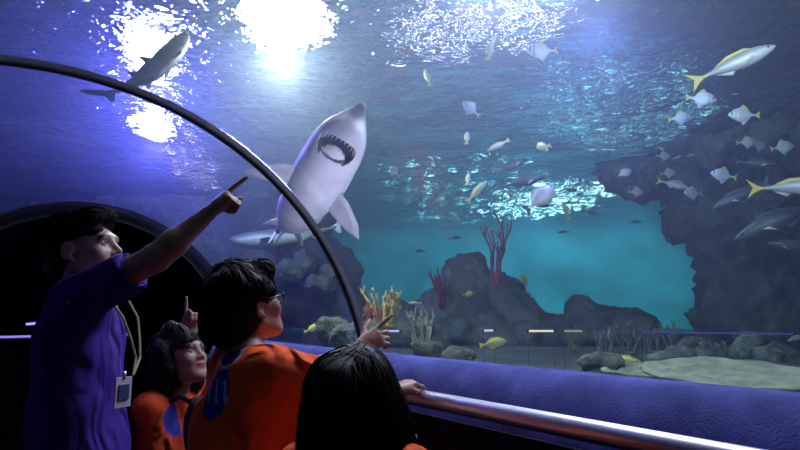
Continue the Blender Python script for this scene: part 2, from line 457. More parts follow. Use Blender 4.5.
# ------------------------------------------------------------ camera, lights
cam = bpy.data.objects.new('camera', bpy.data.cameras.new('camera')); COL.objects.link(cam); S.camera = cam
cam.location = (0, 0, EYE); cam.rotation_euler = (math.pi/2+PITCH, 0, 0)
cam.data.sensor_width = 36; cam.data.lens = 36*FPX/800; cam.data.clip_start = .05
w = bpy.data.worlds.new('world'); S.world = w; w.use_nodes = True
w.node_tree.nodes['Background'].inputs[0].default_value = (.05,.06,.12,1); w.node_tree.nodes['Background'].inputs[1].default_value = .15
S.view_settings.view_transform = 'Standard'; S.view_settings.look = 'None'; S.view_settings.gamma = 1; S.view_settings.use_curve_mapping = False
S.view_settings.exposure = 0
S.cycles.use_denoising = True; S.cycles.volume_bounces = 0; S.cycles.max_bounces = 8; S.cycles.transparent_max_bounces = 24
S.cycles.sample_clamp_indirect = 4
def lamp(kind, loc, col, power, size=.15, target=None, spot=90, blend=.6, sy=None):
    l = bpy.data.lights.new('light', kind); l.color = col; l.energy = power
    if kind == 'AREA':
        l.size = size
        if sy: l.shape = 'RECTANGLE'; l.size_y = sy
    else: l.shadow_soft_size = size
    if kind == 'SPOT': l.spot_size = R(spot); l.spot_blend = blend
    o = bpy.data.objects.new('light', l); COL.objects.link(o); o.location = loc
    if target is not None: o.rotation_euler = (Vector(target)-Vector(loc)).to_track_quat('-Z', 'Y').to_euler()
    return o
def glint_array(px, py, z, nx, ny, dx, dy, r, col, strength, label, yaw=0, seed=0):  # grid of glowing lenses added above the water to make surface glints
    rd = random.Random(seed); v = U(px, py, 1)-Vector((0,0,EYE)); p = v*((z-EYE)/v.z)+Vector((0,0,EYE))
    root = empty('glint_array', p, label, 'lamp'); A = Matrix.Rotation(yaw, 3, 'Z'); em = emit('glint_emitter', col, strength); fr = MB()
    for i in range(nx):
        fr.box(A @ Vector(((i-(nx-1)/2)*dx, 0, .07)), (.05, ny*dy, .05), A)
        for j in range(ny):
            a_, b_ = (i-(nx-1)/2)/(nx/2), (j-(ny-1)/2)/(ny/2)
            if a_*a_+b_*b_ > rd.uniform(.55,1.3): continue
            q = A @ Vector(((i-(nx-1)/2)*dx, (j-(ny-1)/2)*dy+rd.uniform(-.35,.35)*dy, 0)); m = MB(); rr = r*rd.uniform(.6,1.25); m.tube([q, q+Vector((0,0,.04))], rr, 14); m.build('lens', em, root, False)
    fr.build('frame', M_dark, root, False)
    return root
def flood(px, py, z, r, col, strength, label, shape=1.0, yaw=0):
    """flood lamp hanging over the water: can, rim and glowing lens"""
    e = math.atan((315-py)/FPX); v = U(px, py, 1)-Vector((0,0,EYE)); p = v*((z-EYE)/v.z)+Vector((0,0,EYE))
    root = empty('flood_lamp', p, label, 'lamp')
    A = Matrix.Rotation(yaw, 3, 'Z')
    def disc(z0, z1, rr, nm, mat):
        V = []; F = []; n = 28
        for zz in (z0, z1):
            for i in range(n):
                a = 2*math.pi*i/n; V.append(A @ Vector((rr*math.cos(a), rr*shape*math.sin(a), 0))+Vector((0,0,zz)))
        for i in range(n): F.append((i, (i+1) % n, n+(i+1) % n, n+i))
        F += [tuple(range(n-1,-1,-1)), tuple(range(n, 2*n))]
        return mesh_obj(nm, V, F, mat, root, False)
    disc(0, .05, r, 'lens', emit('lamp_lens', col, strength)); disc(.06, .45, r*1.08, 'housing', M_dark)
    return p
pw = flood(284, -14, 4.35, .40, (.93,1,.93), 40, 'big white flood lamp glaring above the shark', 1.6, R(10))
pv1 = flood(152, 24, 4.3, .20, (.42,.42,1), 40, 'violet flood lamp above the dark shark silhouette', 3.0, R(15))
pv2 = flood(156, 102, 4.3, .20, (.42,.42,1), 40, 'violet flood lamp seen below the dark shark silhouette', 3.0, R(15))
glint_array(543, 192, 4.1, 12, 9, .22, .55, .045, (.55,.95,1), 36, 'far cyan emitters added to make glints in the ripples above the lavender fish', 0, 1)
glint_array(470, 185, 4.15, 10, 9, .40, .8, .030, (.30,.85,1), 22, 'far blue emitters added to make faint glints over the red sea fans', 0, 2)
glint_array(618, 92, 4.3, 9, 11, .26, .36, .045, (.28,.75,.85), 4, 'dim teal emitters added for glints behind the rippled surface at upper right', R(-25), 3)
glint_array(470, 0, 4.3, 12, 8, .16, .16, .018, (.75,.75,1), 16, 'pale violet emitters added for sparkles at the top edge right of the white lamp', R(-20), 4)
glint_array(195, 150, 4.2, 4, 12, .2, .36, .028, (.75,.6,1), 12, 'violet emitters added for sparkles above the pointing hand', R(15), 5)
lamp('POINT', (pw.x, pw.y, ZS-.16), (.97,1,.80), 270, .20)
lamp('POINT', (pv1.x, pv1.y, ZS-.16), (.22,.17,1), 330, .15)
lamp('POINT', (pv2.x, pv2.y, ZS-.16), (.22,.17,1), 130, .15)
for px, D, e in ((430, 13.5, 550), (535, 12.0, 1300), (640, 14, 600)):
    p = U(px, 200, D); lamp('SPOT', (p.x, p.y, ZS-.1), (.09,.72,1), e*1.25, .25, (p.x, p.y+3.6, 1.2), 120)
p = U(600, 100, 4.6); lamp('SPOT', (p.x, p.y, ZS-.1), (.30,.42,1), 150, .3, (p.x, p.y, 0), 160)
p = U(520, 100, 3.0); lamp('AREA', (p.x, p.y, 3.3), (.78,.76,1), 85, .9, (-.1,1.6,1.1))  # unseen fill added to brighten the people and the ledge
p = U(395, 352, 2.95); lamp('SPOT', (p.x, p.y, 1.0), (.80,.76,1), 70, .12, U(330,165,4), 60, .9)  # unseen uplight added to brighten the shark's belly
lamp('AREA', (2.0, 2.0, 3.3), (.75,.85,1), 30, .7, U(710,200,5))  # unseen fill added for the fish on the right
# ============================================================ rocks and corals
def rocky(name, blobs, label, mat=None, h=.09, amp=.28, freq=1.1, cat='rock', group=None, top=ZS-.06, seed=0, ymax=None):
    """blobs: (px, py, D, rx_px, rz_px, ry_m)"""
    cs = [(U(b[0], b[1], b[2]), (b[3]*b[2]/FPX, b[5], b[4]*b[2]/FPX)) for b in blobs]
    lo = np.min([np.array(c)-np.array(r) for c, r in cs], 0)-.35; hi = np.max([np.array(c)+np.array(r) for c, r in cs], 0)+.35
    lo[2] = max(lo[2], .3); F_ = Field(lo, hi, h)
    for c, r in cs: F_.ell(c, r, k=.3)
    V, F = F_.surf(); V = [Vector(v) for v in V]
    me = bpy.data.meshes.new('t'); me.from_pydata([tuple(v) for v in V], [], F.tolist()); me.update()
    N_ = [v.normal.copy() for v in me.vertices]
    out = []
    for v, n in zip(V, N_):
        q = v*freq+Vector((seed*3.1, 0, 0))
        d = noise.fractal(q, .9, 2.1, 6)*amp + (noise.ridged_multi_fractal(q*1.7, 1, 2, 4, 1, 2)-1)*amp*.25
        p = v+n*d; p.z = min(p.z, top); out.append(p)
    base = Vector((sum(p.x for p in out)/len(out), sum(p.y for p in out)/len(out), min(p.z for p in out)))
    o = mesh_obj(name, [p-base for p in out], F.tolist(), mat or M_rock); o.location = base
    return tag(o, label, cat, group)
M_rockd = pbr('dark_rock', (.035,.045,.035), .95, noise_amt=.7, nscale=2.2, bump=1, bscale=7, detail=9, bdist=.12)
rocky('rock_formation', [(690,150,9.6,88,52,1.0), (640,160,9.8,45,26,.6), (792,190,9.2,95,95,1.2), (725,138,8.2,48,24,.7), (790,118,7.6,60,34,.8), (800,300,9.2,95,60,1.2), (742,215,9.4,60,34,.8), (757,262,9.3,66,42,.9), (775,330,9.2,72,34,1.0), (730,330,9.3,24,16,.5)],
      'huge dark rock wall with an overhang filling the right side of the tank', h=.075, freq=1.3, amp=.50, seed=1)
rocky('rock_formation', [(482,333,9.6,62,34,.8), (472,290,9.9,33,34,.6), (528,330,9.4,38,24,.6), (500,305,9.8,26,22,.5), (436,330,9.8,30,24,.5)],
      'dark pointed rock mound in the middle of the tank behind the red sea fans', amp=.34, seed=2, h=.07)
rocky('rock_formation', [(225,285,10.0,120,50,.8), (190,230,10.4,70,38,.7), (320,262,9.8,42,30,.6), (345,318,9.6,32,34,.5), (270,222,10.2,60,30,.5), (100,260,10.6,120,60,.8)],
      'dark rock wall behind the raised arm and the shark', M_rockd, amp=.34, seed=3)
rocky('rock_formation', [(404,335,8.2,30,16,.4), (392,316,8.4,14,14,.3)], 'low dark rock behind the yellow branching coral', amp=.12, seed=5, h=.06)
rocky('rock_ledge', [(602,328,9.8,42,20,.4), (580,312,10.0,12,14,.3), (632,326,9.7,26,14,.35)], 'low brown rock ridge in front of the cyan water', M_rock, amp=.16, seed=6, h=.06)
rocky('rock_ledge', [(560,340,9.0,24,14,.3), (612,335,8.8,30,11,.3)], 'low dark rock bank at the foot of the cyan water', amp=.1, seed=8, h=.06)
k = 0
boul = [(345,338,5.2,10,7,'rounded pale boulder below the tunnel rib foot'), (330,330,5.6,9,9,'small upright boulder behind the rounded pale boulder'), (362,334,5.4,9,6,'flat green stone right of the rounded pale boulder'),
        (290,270,9.0,12,6,'flat green algae stone highest on the left reef'), (303,262,9.1,7,8,'knobby green stone on top of the left reef'), (318,283,8.9,13,4,'flat tan stone low on the left reef'), (330,274,9.0,8,5,'small green stone at the right end of the left reef'),
        (706,361,4.6,11,5,'smooth dark green boulder behind the plate coral'), (690,350,5.2,10,7,'grey green boulder left of the spiky coral clump'), (748,350,5.2,15,10,'tilted grey boulder right of the spiky coral clump'), (455,359,4.6,8,3,'yellowish stone by the glass just beyond the end collar of the handrail'),
        (775,357,5.0,12,4,'flat mossy stone behind the plate coral rim'), (668,363,4.3,11,4,'flat mossy stone beside the yellow oval fish'), (425,352,4.8,7,3,'flat pale stone beside the pale branching coral'), (598,367,4.1,9,2,'flat sandy stone under the yellow oval fish')]
for (px, py, D, rx, rz, lab) in boul:
    k += 1; rocky('boulder', [(px,py,D,rx,rz,rx*D/FPX*.8), (px+rx*.4,py+rz*.3,D+.05,rx*.6,rz*.8,rx*D/FPX*.6)], lab, M_rockg, h=.022 if D < 7 else .035, amp=.05 if D < 7 else .09, freq=5, seed=10+k, cat='boulder')

M_cy = pbr('yellow_coral', (.52,.40,.10), .85, noise_amt=.3, nscale=30, bump=.5, bscale=80)
M_cp = pbr('pale_coral', (.42,.42,.30), .9, noise_amt=.35, nscale=30, bump=.5, bscale=80)
M_cr = pbr('red_sea_fan', (.26,.03,.045), .9, noise_amt=.3, nscale=30)
M_co = pbr('orange_coral', (.36,.12,.06), .9, noise_amt=.3, nscale=30)
M_cg = pbr('olive_coral', (.14,.18,.10), .9, noise_amt=.4, nscale=30)
M_plate = pbr('plate_coral', (.20,.23,.14), .9, noise_amt=.35, nscale=9, bump=.8, bscale=40, detail=7)
def branching(name, px, py, D, hpx, wpx, mat, label, n=7, r=.016, lean=0, levels=3, seed=0, cat='coral', group=None, up=1.0):
    rd = random.Random(seed); H = hpx*D/FPX; W = wpx*D/FPX; base = U(px, py, D); m = MB()
    def grow(p, d, L, rr, lv):
        pts = [p]; q = Vector(p); dd = Vector(d)
        for i in range(4):
            dd = (dd+Vector((rd.uniform(-.18,.18), rd.uniform(-.18,.18), rd.uniform(0,.16)*up))).normalized(); q = q+dd*L/4; pts.append(q.copy())
        m.tube(pts, [rr*(1-.12*i) for i in range(5)], 7)
        if lv > 0:
            for k_ in range(rd.choice((2,3))):
                i = rd.choice((2,3,4)); a = rd.uniform(-.9,.9)
                grow(pts[i], (dd+Vector((math.sin(a)*.8, rd.uniform(-.5,.5), .2*up))).normalized(), L*rd.uniform(.5,.75), rr*.68, lv-1)
    for i in range(n):
        a = (i+.5)/n*2-1
        grow(Vector((a*W*.22, rd.uniform(-.05,.05), 0)), Vector((a*W/H*.6+lean, rd.uniform(-.25,.25), 1)).normalized(), H*.5, r, levels-1)
    m.ball((0,0,0), (W*.3, W*.22, H*.06))
    o = m.build(name, mat); o.location = base; return tag(o, label, cat, group)
branching('branching_coral', 386,326,5.6,46,34, M_cy, 'yellow branching coral just behind the boy pointing hand', 6, .022, seed=3)
branching('branching_coral', 372,327,5.5,26,22, M_co, 'low orange coral left of the yellow branching coral', 6, .02, seed=4)
branching('branching_coral', 421,344,4.9,36,34, M_cp, 'pale branching coral above the ledge right of the hands', 6, .013, seed=5)
branching('sea_fan', 495,287,9.0,74,10, M_cr, 'tall red sea fan rising in front of the dark mound', 3, .032, seed=6, levels=3)
branching('sea_fan', 442,306,9.0,36,12, M_cr, 'short red sea fan left of the dark mound', 3, .04, seed=7)
branching('branching_coral', 715,362,4.6,22,44, M_cg, 'dark spiky coral clump between grey boulders', 9, .011, seed=8)
for i, (x, y, D, h, w_, lab) in enumerate([(575,352,6.0,26,14,'leftmost olive sea plant before the cyan water'), (604,355,5.8,24,18,'low olive sea plant right of the hanging pale fish'), (630,353,5.8,34,20,'tallest olive sea plant above the yellow oval fish'), (652,352,5.9,28,18,'olive sea plant second from the right end of the plant bed'), (674,350,6.0,30,18,'olive sea plant beside the grey green boulder'), (642,338,7.2,22,22,'faint far sea plant at the base of the cyan water'), (655,362,4.6,10,40,'low spiky brown coral bed along the sand')]):
    branching('sea_plant', x, y, D, h, w_, M_cg, lab, 8, .012, seed=20+i, cat='sea plant', group=None)
def plate_coral(px, py, z, R_, label, sx=1.0, seed=0, thick=.03, lift=.03, tilt=6):
    e = U(px, py, 1)-Vector((0,0,EYE)); c = e*((z-EYE)/e.z)+Vector((0,0,EYE)); V = []; F = []; n = 72; m_ = 12
    for lay in (0, 1):
        for j in range(m_+1):
            for i in range(n):
                a = 2*math.pi*i/n; f = j/m_
                rr = R_*f*(1+.10*noise.noise(Vector((math.cos(a)*1.4+seed, math.sin(a)*1.4, 0)))+.03*noise.noise(Vector((math.cos(a)*6, math.sin(a)*6, seed))))
                zz = lift*f*f+.012*noise.noise(Vector((math.cos(a)*3*f, math.sin(a)*3*f, 5)))*f+.010*math.sin(f*22)
                if lay: zz = zz-thick*(1-.6*f)-.0-.12*(1-f)**2
                V.append((rr*sx*math.cos(a), rr*math.sin(a), zz))
    q = (m_+1)*n
    for lay in (0, 1):
        for j in range(m_):
            for i in range(n):
                a, b = lay*q+j*n+i, lay*q+j*n+(i+1) % n; f = (a, a+n, b+n, b); F.append(f if lay == 0 else f[::-1])
    for i in range(n):
        a = m_*n+i; b = m_*n+(i+1) % n; F.append((a, a+q, b+q, b))
    o = mesh_obj('plate_coral', V, F, M_plate); o.location = c; o.rotation_euler = (R(tilt), 0, 0); return tag(o, label, 'coral')
plate_coral(730, 377, .925, .43, 'broad pale plate coral with wavy rim close to the glass at right', 1.0, 2)
plate_coral(655, 374, .88, .22, 'smaller sandy plate coral left of the broad plate coral', 1.5, 5)

# glowing bars on stakes, put in for lights reflected in the acrylic
def reflection_bar(x0, x1, y, D, col, st, label, r=.008, y1=None):
    a, b = U(x0, y, D), U(x1, y1 or y, D); c = (a+b)/2; root = empty('reflection_bar', (c.x, c.y, ZB), label, 'lamp')
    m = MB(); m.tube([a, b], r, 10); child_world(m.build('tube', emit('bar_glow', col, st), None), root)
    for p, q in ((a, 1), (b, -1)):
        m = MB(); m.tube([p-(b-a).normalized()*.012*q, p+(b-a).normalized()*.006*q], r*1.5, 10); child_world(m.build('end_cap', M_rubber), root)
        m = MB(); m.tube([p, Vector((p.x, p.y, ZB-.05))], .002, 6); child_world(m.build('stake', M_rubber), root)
reflection_bar(388,400,331,5.0,(.62,.5,1),1.0,'short glowing violet bar as glass reflection nearest the boy pointing hand')
reflection_bar(483,494,330.5,5.0,(.62,.5,1),1.2,'short glowing violet bar as glass reflection over the yellow green oval fish')
reflection_bar(528,554,331,5.0,(1,.88,.62),1.0,'glowing warm white bar as glass reflection before the dark mound')
reflection_bar(563,583,331,5.0,(.8,.78,.72),.35,'dim glowing white bar as glass reflection right of the warm white one')
reflection_bar(640,793,332,4.6,(.20,.20,.85),.22,'long dim glowing violet bar as glass reflection across the rocks at right', .007, 334)
# ============================================================ fish
M_fish = pbr('fish_skin', (1,1,1), .38, metal=.15, attr=True, noise_amt=.10, nscale=40, bump=.15, bscale=120)
M_ytail = pbr('yellow_fin', (.85,.72,.12), .5)
M_pfin = pbr('pale_fin', (.62,.68,.66), .5)
M_dfin = pbr('dark_fin', (.07,.09,.10), .6)
M_eyeb = pbr('black_eye', (.01,.01,.012), .15)
def lerp(tab, x):
    for (a, b), (c, d) in zip(tab, tab[1:]):
        if x <= c: return b+(d-b)*(x-a)/(c-a)
    return tab[-1][1]
def fish_body(top, bot, wid, colf, n=26, m=16):
    V = []; F = []; C = []
    for i in range(n+1):
        u = i/n; u = .5-.5*math.cos(math.pi*u) if u < 1 else 1
        t_, b_, w_ = lerp(top, u), lerp(bot, u), lerp(wid, u)
        zc = (t_+b_)/2; hz = (t_-b_)/2
        for k in range(m):
            a = 2*math.pi*k/m; y = w_*math.cos(a); z = zc+hz*math.sin(a)
            V.append((.5-u, y, z)); C.append(colf(u, math.sin(a)))
    for i in range(n):
        for k in range(m):
            a = i*m+k; b = i*m+(k+1) % m; F.append((a, b, b+m, a+m))
    F.append(tuple(range(m-1,-1,-1))); F.append(tuple(n*m+k for k in range(m)))
    return V, F, C
def mix(a, b, t): t = max(0, min(1, t)); return tuple(x+(y-x)*t for x, y in zip(a, b))
def make_fish(kind):
    r = empty('fish')
    if kind == 'moony':
        top = [(0,.02),(.06,.10),(.2,.22),(.42,.31),(.62,.25),(.82,.08),(.92,.035),(1,.035)]; bot = [(0,-.01),(.08,-.10),(.3,-.24),(.48,-.30),(.66,-.22),(.84,-.06),(.92,-.035),(1,-.035)]
        wid = [(0,.005),(.1,.045),(.35,.075),(.65,.05),(.9,.015),(1,.01)]
        colf = lambda u, s: mix(mix((.78,.84,.86), (.60,.70,.76), s*.8), (.10,.11,.12), 1 if abs(u-.13) < .022 and s > -.3 else (.35 if abs(u-.25) < .02 else 0))
        fins = [('dorsal_fin', [(.12,.27),(-.02,.42),(-.12,.36),(-.30,.12),(-.2,.17)], M_ytail), ('anal_fin', [(.05,-.26),(-.05,-.42),(-.14,-.33),(-.31,-.09),(-.2,-.16)], M_pfin), ('tail_fin', [(-.44,.03),(-.52,.06),(-.66,.19),(-.61,.02),(-.66,-.17),(-.52,-.06),(-.44,-.03)], M_ytail)]
        eye = (.38,.045,.04,.028)
    elif kind == 'moony_pale':
        top = [(0,.02),(.06,.10),(.2,.19),(.42,.25),(.62,.20),(.82,.08),(.92,.04),(1,.04)]; bot = [(0,-.01),(.08,-.10),(.3,-.22),(.48,-.26),(.66,-.18),(.84,-.06),(.92,-.035),(1,-.035)]
        wid = [(0,.01),(.1,.06),(.35,.10),(.65,.07),(.9,.02),(1,.012)]
        colf = lambda u, s: mix(mix((.80,.74,.84), (.62,.60,.72), s), (.30,.24,.34), (u < .1)*.6)
        fins = [('dorsal_fin', [(.2,.19),(.05,.29),(-.15,.27),(-.34,.1),(-.2,.14)], M_pfin), ('anal_fin', [(.0,-.22),(-.08,-.33),(-.16,-.27),(-.32,-.08),(-.2,-.13)], M_dfin), ('tail_fin', [(-.44,.035),(-.55,.13),(-.64,.18),(-.60,.0),(-.64,-.17),(-.55,-.12),(-.44,-.035)], M_dfin)]
        eye = (.38,.05,.06,.03)
    elif kind in ('yellowtail', 'greyfish'):
        top = [(0,.01),(.06,.05),(.2,.10),(.4,.125),(.62,.10),(.85,.035),(.95,.022),(1,.022)]; bot = [(0,-.01),(.08,-.06),(.25,-.11),(.42,-.13),(.64,-.09),(.86,-.03),(.95,-.022),(1,-.022)]
        wid = [(0,.005),(.1,.045),(.35,.075),(.65,.055),(.9,.016),(1,.01)]
        if kind == 'yellowtail':
            colf = lambda u, s: (.60,.56,.20) if (.80 < s < .95 and u > .2) else (mix((.62,.66,.68), (.26,.32,.33), s*1.1) if u < .88 else (.72,.66,.2)); fm = M_ytail; dm = M_ytail
        else:
            colf = lambda u, s: mix((.08,.10,.10), (.035,.045,.05), s); fm = M_dfin; dm = M_dfin
        fins = [('dorsal_fin', [(.22,.11),(.14,.155),(-.1,.145),(-.32,.05),(-.1,.10)], dm), ('anal_fin', [(-.08,-.10),(-.14,-.15),(-.34,-.05),(-.2,-.075)], M_pfin if kind == 'yellowtail' else M_dfin), ('tail_fin', [(-.46,.02),(-.54,.05),(-.70,.165),(-.60,.01),(-.68,-.15),(-.54,-.05),(-.46,-.02)], fm), ('pectoral_fin', [(.2,-.04),(.08,-.09),(.02,-.12),(.12,-.03)], M_pfin)]
        eye = (.40,.035,.015,.02)
    else:                                             # oval yellow reef fish / slim
        k = .6 if kind == 'slim' else 1
        top = [(0,.01),(.06,.08*k),(.2,.15*k),(.45,.19*k),(.7,.14*k),(.88,.05),(1,.035)]; bot = [(0,-.01),(.08,-.09*k),(.25,-.16*k),(.48,-.19*k),(.7,-.13*k),(.88,-.045),(1,-.035)]
        wid = [(0,.005),(.1,.05),(.35,.08),(.65,.055),(.9,.016),(1,.01)]
        if kind == 'slim': colf = lambda u, s: mix((.80,.80,.66), (.62,.58,.30), s)
        else: colf = lambda u, s: mix((.60,.66,.42), (.55,.55,.08), .5+s*.9)
        fins = [('dorsal_fin', [(.3,.13*k),(.2,.23*k),(-.15,.23*k),(-.36,.08),(-.1,.15*k)], M_ytail), ('anal_fin', [(.02,-.17*k),(-.05,-.23*k),(-.2,-.2*k),(-.35,-.07),(-.15,-.12*k)], M_ytail), ('tail_fin', [(-.46,.03),(-.54,.08),(-.66,.12),(-.63,0),(-.66,-.11),(-.54,-.08),(-.46,-.03)], M_ytail)]
        eye = (.38,.045,.03*k,.024)
    V, F, C = fish_body(top, bot, wid, colf); mesh_obj('body', V, F, M_fish, r, True, C)
    for nm, ol, mt in fins:
        m = MB()
        if nm == 'pectoral_fin':
            for sg in (1,-1):
                m = MB(); m.plate(ol, .008, Matrix.Translation((0,sg*.075,0)) @ Matrix.Rotation(sg*R(18), 4, 'Z')); m.build(nm, mt, r, False)
        else:
            m.plate(ol, .014); m.build(nm, mt, r, False)
    for sg in (1,-1):
        m = MB(); m.ball((eye[0], sg*eye[1], eye[2]), (eye[3], eye[3]*.6, eye[3]), 10, 8); m.build('eye', M_eyeb, r)
    return r
def copy_tree(o, parent=None):
    c = o.copy(); COL.objects.link(c); c.parent = parent
    for k_ in ('label', 'category', 'group'):
        pass
    for ch in [x for x in o.children]: copy_tree(ch, c)
    return c
protos = {}
#  px, py, length_px, kind, head side, tilt ccw, yaw, real length m, label
FISH = [
 (738,62,86,'yellowtail','R',21,12,.46,'large silver fish with yellow forked tail swimming up at the top right'),
 (797,187,74,'yellowtail','R',-3,5,.46,'large silver fish with yellow forked tail cut off by the right edge'),
 (676,185,32,'yellowtail','R',-16,20,.30,'small yellow tailed fish among blue fish before the right rock'),
 (540,51,33,'moony','L',3,15,.20,'pale blue diamond fish alone high above the middle of the tank'),
 (470,108,22,'moony','L',-38,20,.17,'blue diamond fish tilted nose up over the dark blue water'),
 (703,99,29,'moony','R',-12,10,.20,'bright diamond fish directly below the large yellow tailed fish'),
 (682,118,24,'moony','R',6,18,.19,'diamond fish second below the large yellow tailed fish facing right'),
 (742,115,29,'moony','L',-6,15,.20,'bright diamond fish facing left beside the pair under the large fish'),
 (748,142,19,'moony','R',4,25,.18,'blue diamond fish under the left facing bright one'),
 (760,146,14,'moony','R',-5,40,.18,'faint diamond fish touching the blue one on its right'),
 (664,156,14,'moony','R',0,30,.18,'small dim blue fish over the group near the yellow tailed small fish'),
 (784,147,22,'moony','R',10,30,.20,'faint diamond fish near the right edge above the oval grey fish'),
 (669,173,15,'moony','R',8,30,.18,'blue diamond fish above the tail of the small yellow tailed fish'),
 (722,175,24,'moony','L',-14,20,.20,'cyan diamond fish facing left in front of the dark rock'),
 (692,193,17,'moony','L',0,40,.19,'blue fish at the nose of the small yellow tailed fish'),
 (625,173,18,'moony_pale','R',28,25,.18,'pale grey fish swimming right past the overhang edge'),
 (637,192,15,'moony','R',0,30,.18,'dim blue fish below the pale grey one by the overhang'),
 (394,171,13,'moony','L',-40,40,.15,'tiny blue fish right of the big shark'),
 (542,197,42,'moony_pale','R',42,20,.30,'plump lavender fish before the brightest glints'),
 (525,181,46,'greyfish','R',14,10,.38,'long dark grey fish just behind the plump lavender fish'),
 (513,165,36,'greyfish','R',28,15,.32,'slender grey fish rising above the dark grey one'),
 (759,163,38,'greyfish','R',-8,15,.30,'oval grey fish in front of the rock at right'),
 (738,197,58,'greyfish','L',25,15,.42,'long dim grey fish sloping down below the oval grey fish'),
 (775,222,92,'greyfish','L',24,10,.62,'longest dim grey fish arching over the rock near the right edge'),
 (790,246,46,'greyfish','L',-12,10,.36,'dim grey fish under the longest one at the right edge'),
 (490,49,30,'slim','R',82,30,.20,'upright slim yellowish fish left of the lone pale blue fish'),
 (427,76,24,'slim','R',104,25,.18,'upright slim silver fish highest on the left of the school'),
 (519,6,18,'slim','L',-84,20,.18,'slim fish cut off by the top edge of the view'),
 (467,137,18,'slim','R',86,40,.16,'upright slim fish under the tilted blue diamond fish'),
 (468,178,16,'slim','R',80,40,.16,'small upright slim fish over the curved yellow one'),
 (478,190,30,'slim','R',48,10,.22,'slender yellow fish swimming up to the right above the red sea fan'),
 (497,146,26,'slim','L',28,10,.20,'yellow backed fish heading down left in mid water'),
 (543,147,17,'oval','L',30,55,.17,'small yellow fish seen nearly head on above the lavender fish'),
 (565,209,20,'slim','L',-70,35,.20,'slim yellow fish diving right of the lavender fish'),
 (524,279,14,'oval','L',-60,40,.14,'pale yellow fish on edge before the open cyan water'),
 (469,294,11,'oval','R',10,40,.13,'tiny pale yellow fish over the dark mound'),
 (414,303,13,'slim','L',0,20,.13,'tiny silver slim fish right of the yellow branching coral'),
 (495,343,27,'oval','R',10,15,.20,'yellow green oval fish just above the blue ledge in the middle'),
 (623,363,38,'oval','R',2,8,.24,'bright yellow oval fish low by the sand bed'),
 (610,336,20,'slim','L',-88,30,.20,'pale fish hanging nose down above the yellow oval fish'),
 (436,351,15,'moony','R',0,30,.15,'small blue fish close to the ledge beside the pale coral'),
 (466,357,16,'oval','L',-8,25,.16,'yellow green fish half hidden by the ledge near the rail end'),
 (521,366,12,'oval','L',40,25,.14,'small fish mostly hidden behind the ledge in the middle'),
 (313,328,16,'oval','R',25,20,.16,'pale yellow fish between the boy face and the tunnel rib'),
 (797,338,20,'yellowtail','L',20,20,.20,'pale violet fish low at the right edge over the plate coral'),
 (678,157,9,'slim','R',20,10,.11,'tiny pale fish left of its twin above the small yellow tailed fish'),
 (691,155,8,'slim','R',15,10,.11,'tiny pale fish right of its twin above the small yellow tailed fish'),
 (735,94,7,'slim','R',0,10,.10,'tiny pale speck of a fish below the large fish belly'),
 (573,190,15,'greyfish','L',0,20,.20,'small dark fish in the teal glints right of the lavender fish'),
 (592,213,15,'greyfish','R',-12,20,.20,'small dark fish against cyan near the overhang tip'),
 (636,222,13,'greyfish','R',0,20,.18,'small dark fish in the cyan pocket below the overhang'),
 (563,232,12,'greyfish','L',8,20,.18,'small dark fish low right of the tall red sea fan'),
 (456,238,14,'greyfish','R',6,20,.20,'small dark fish left of the tall red sea fan'),
 (420,251,12,'greyfish','L',0,20,.18,'small dark fish over the left end of the cyan water'),
]
for (px, py, lp, kind, hd, tilt, yaw, real, lab) in FISH:
    if kind not in protos:
        protos[kind] = make_fish(kind); o = protos[kind]
    else: o = copy_tree(protos[kind])
    tl = 1.15*real; D = real*1.15*FPX/lp*math.cos(R(yaw))
    D = min(max(D, 2.9), 8.4)
    tz = (U(px, py, 1).z-EYE)
    if tz > 0: D = min(D, (3.45-EYE)/tz)
    p = U(px, py, D)
    sc = lp*D/FPX/1.15/math.cos(R(yaw))
    az = -math.atan((px-400)/FPX)
    o.matrix_world = Matrix.Translation(p) @ Matrix.Rotation(az, 4, 'Z') @ Matrix.Rotation(-R(tilt if hd == 'R' else tilt), 4, 'Y') @ Matrix.Rotation(R(yaw)+(math.pi if hd == 'L' else 0), 4, 'Z') @ Matrix.Scale(sc, 4)
    tag(o, lab, 'fish', 'fish swimming in the tank')

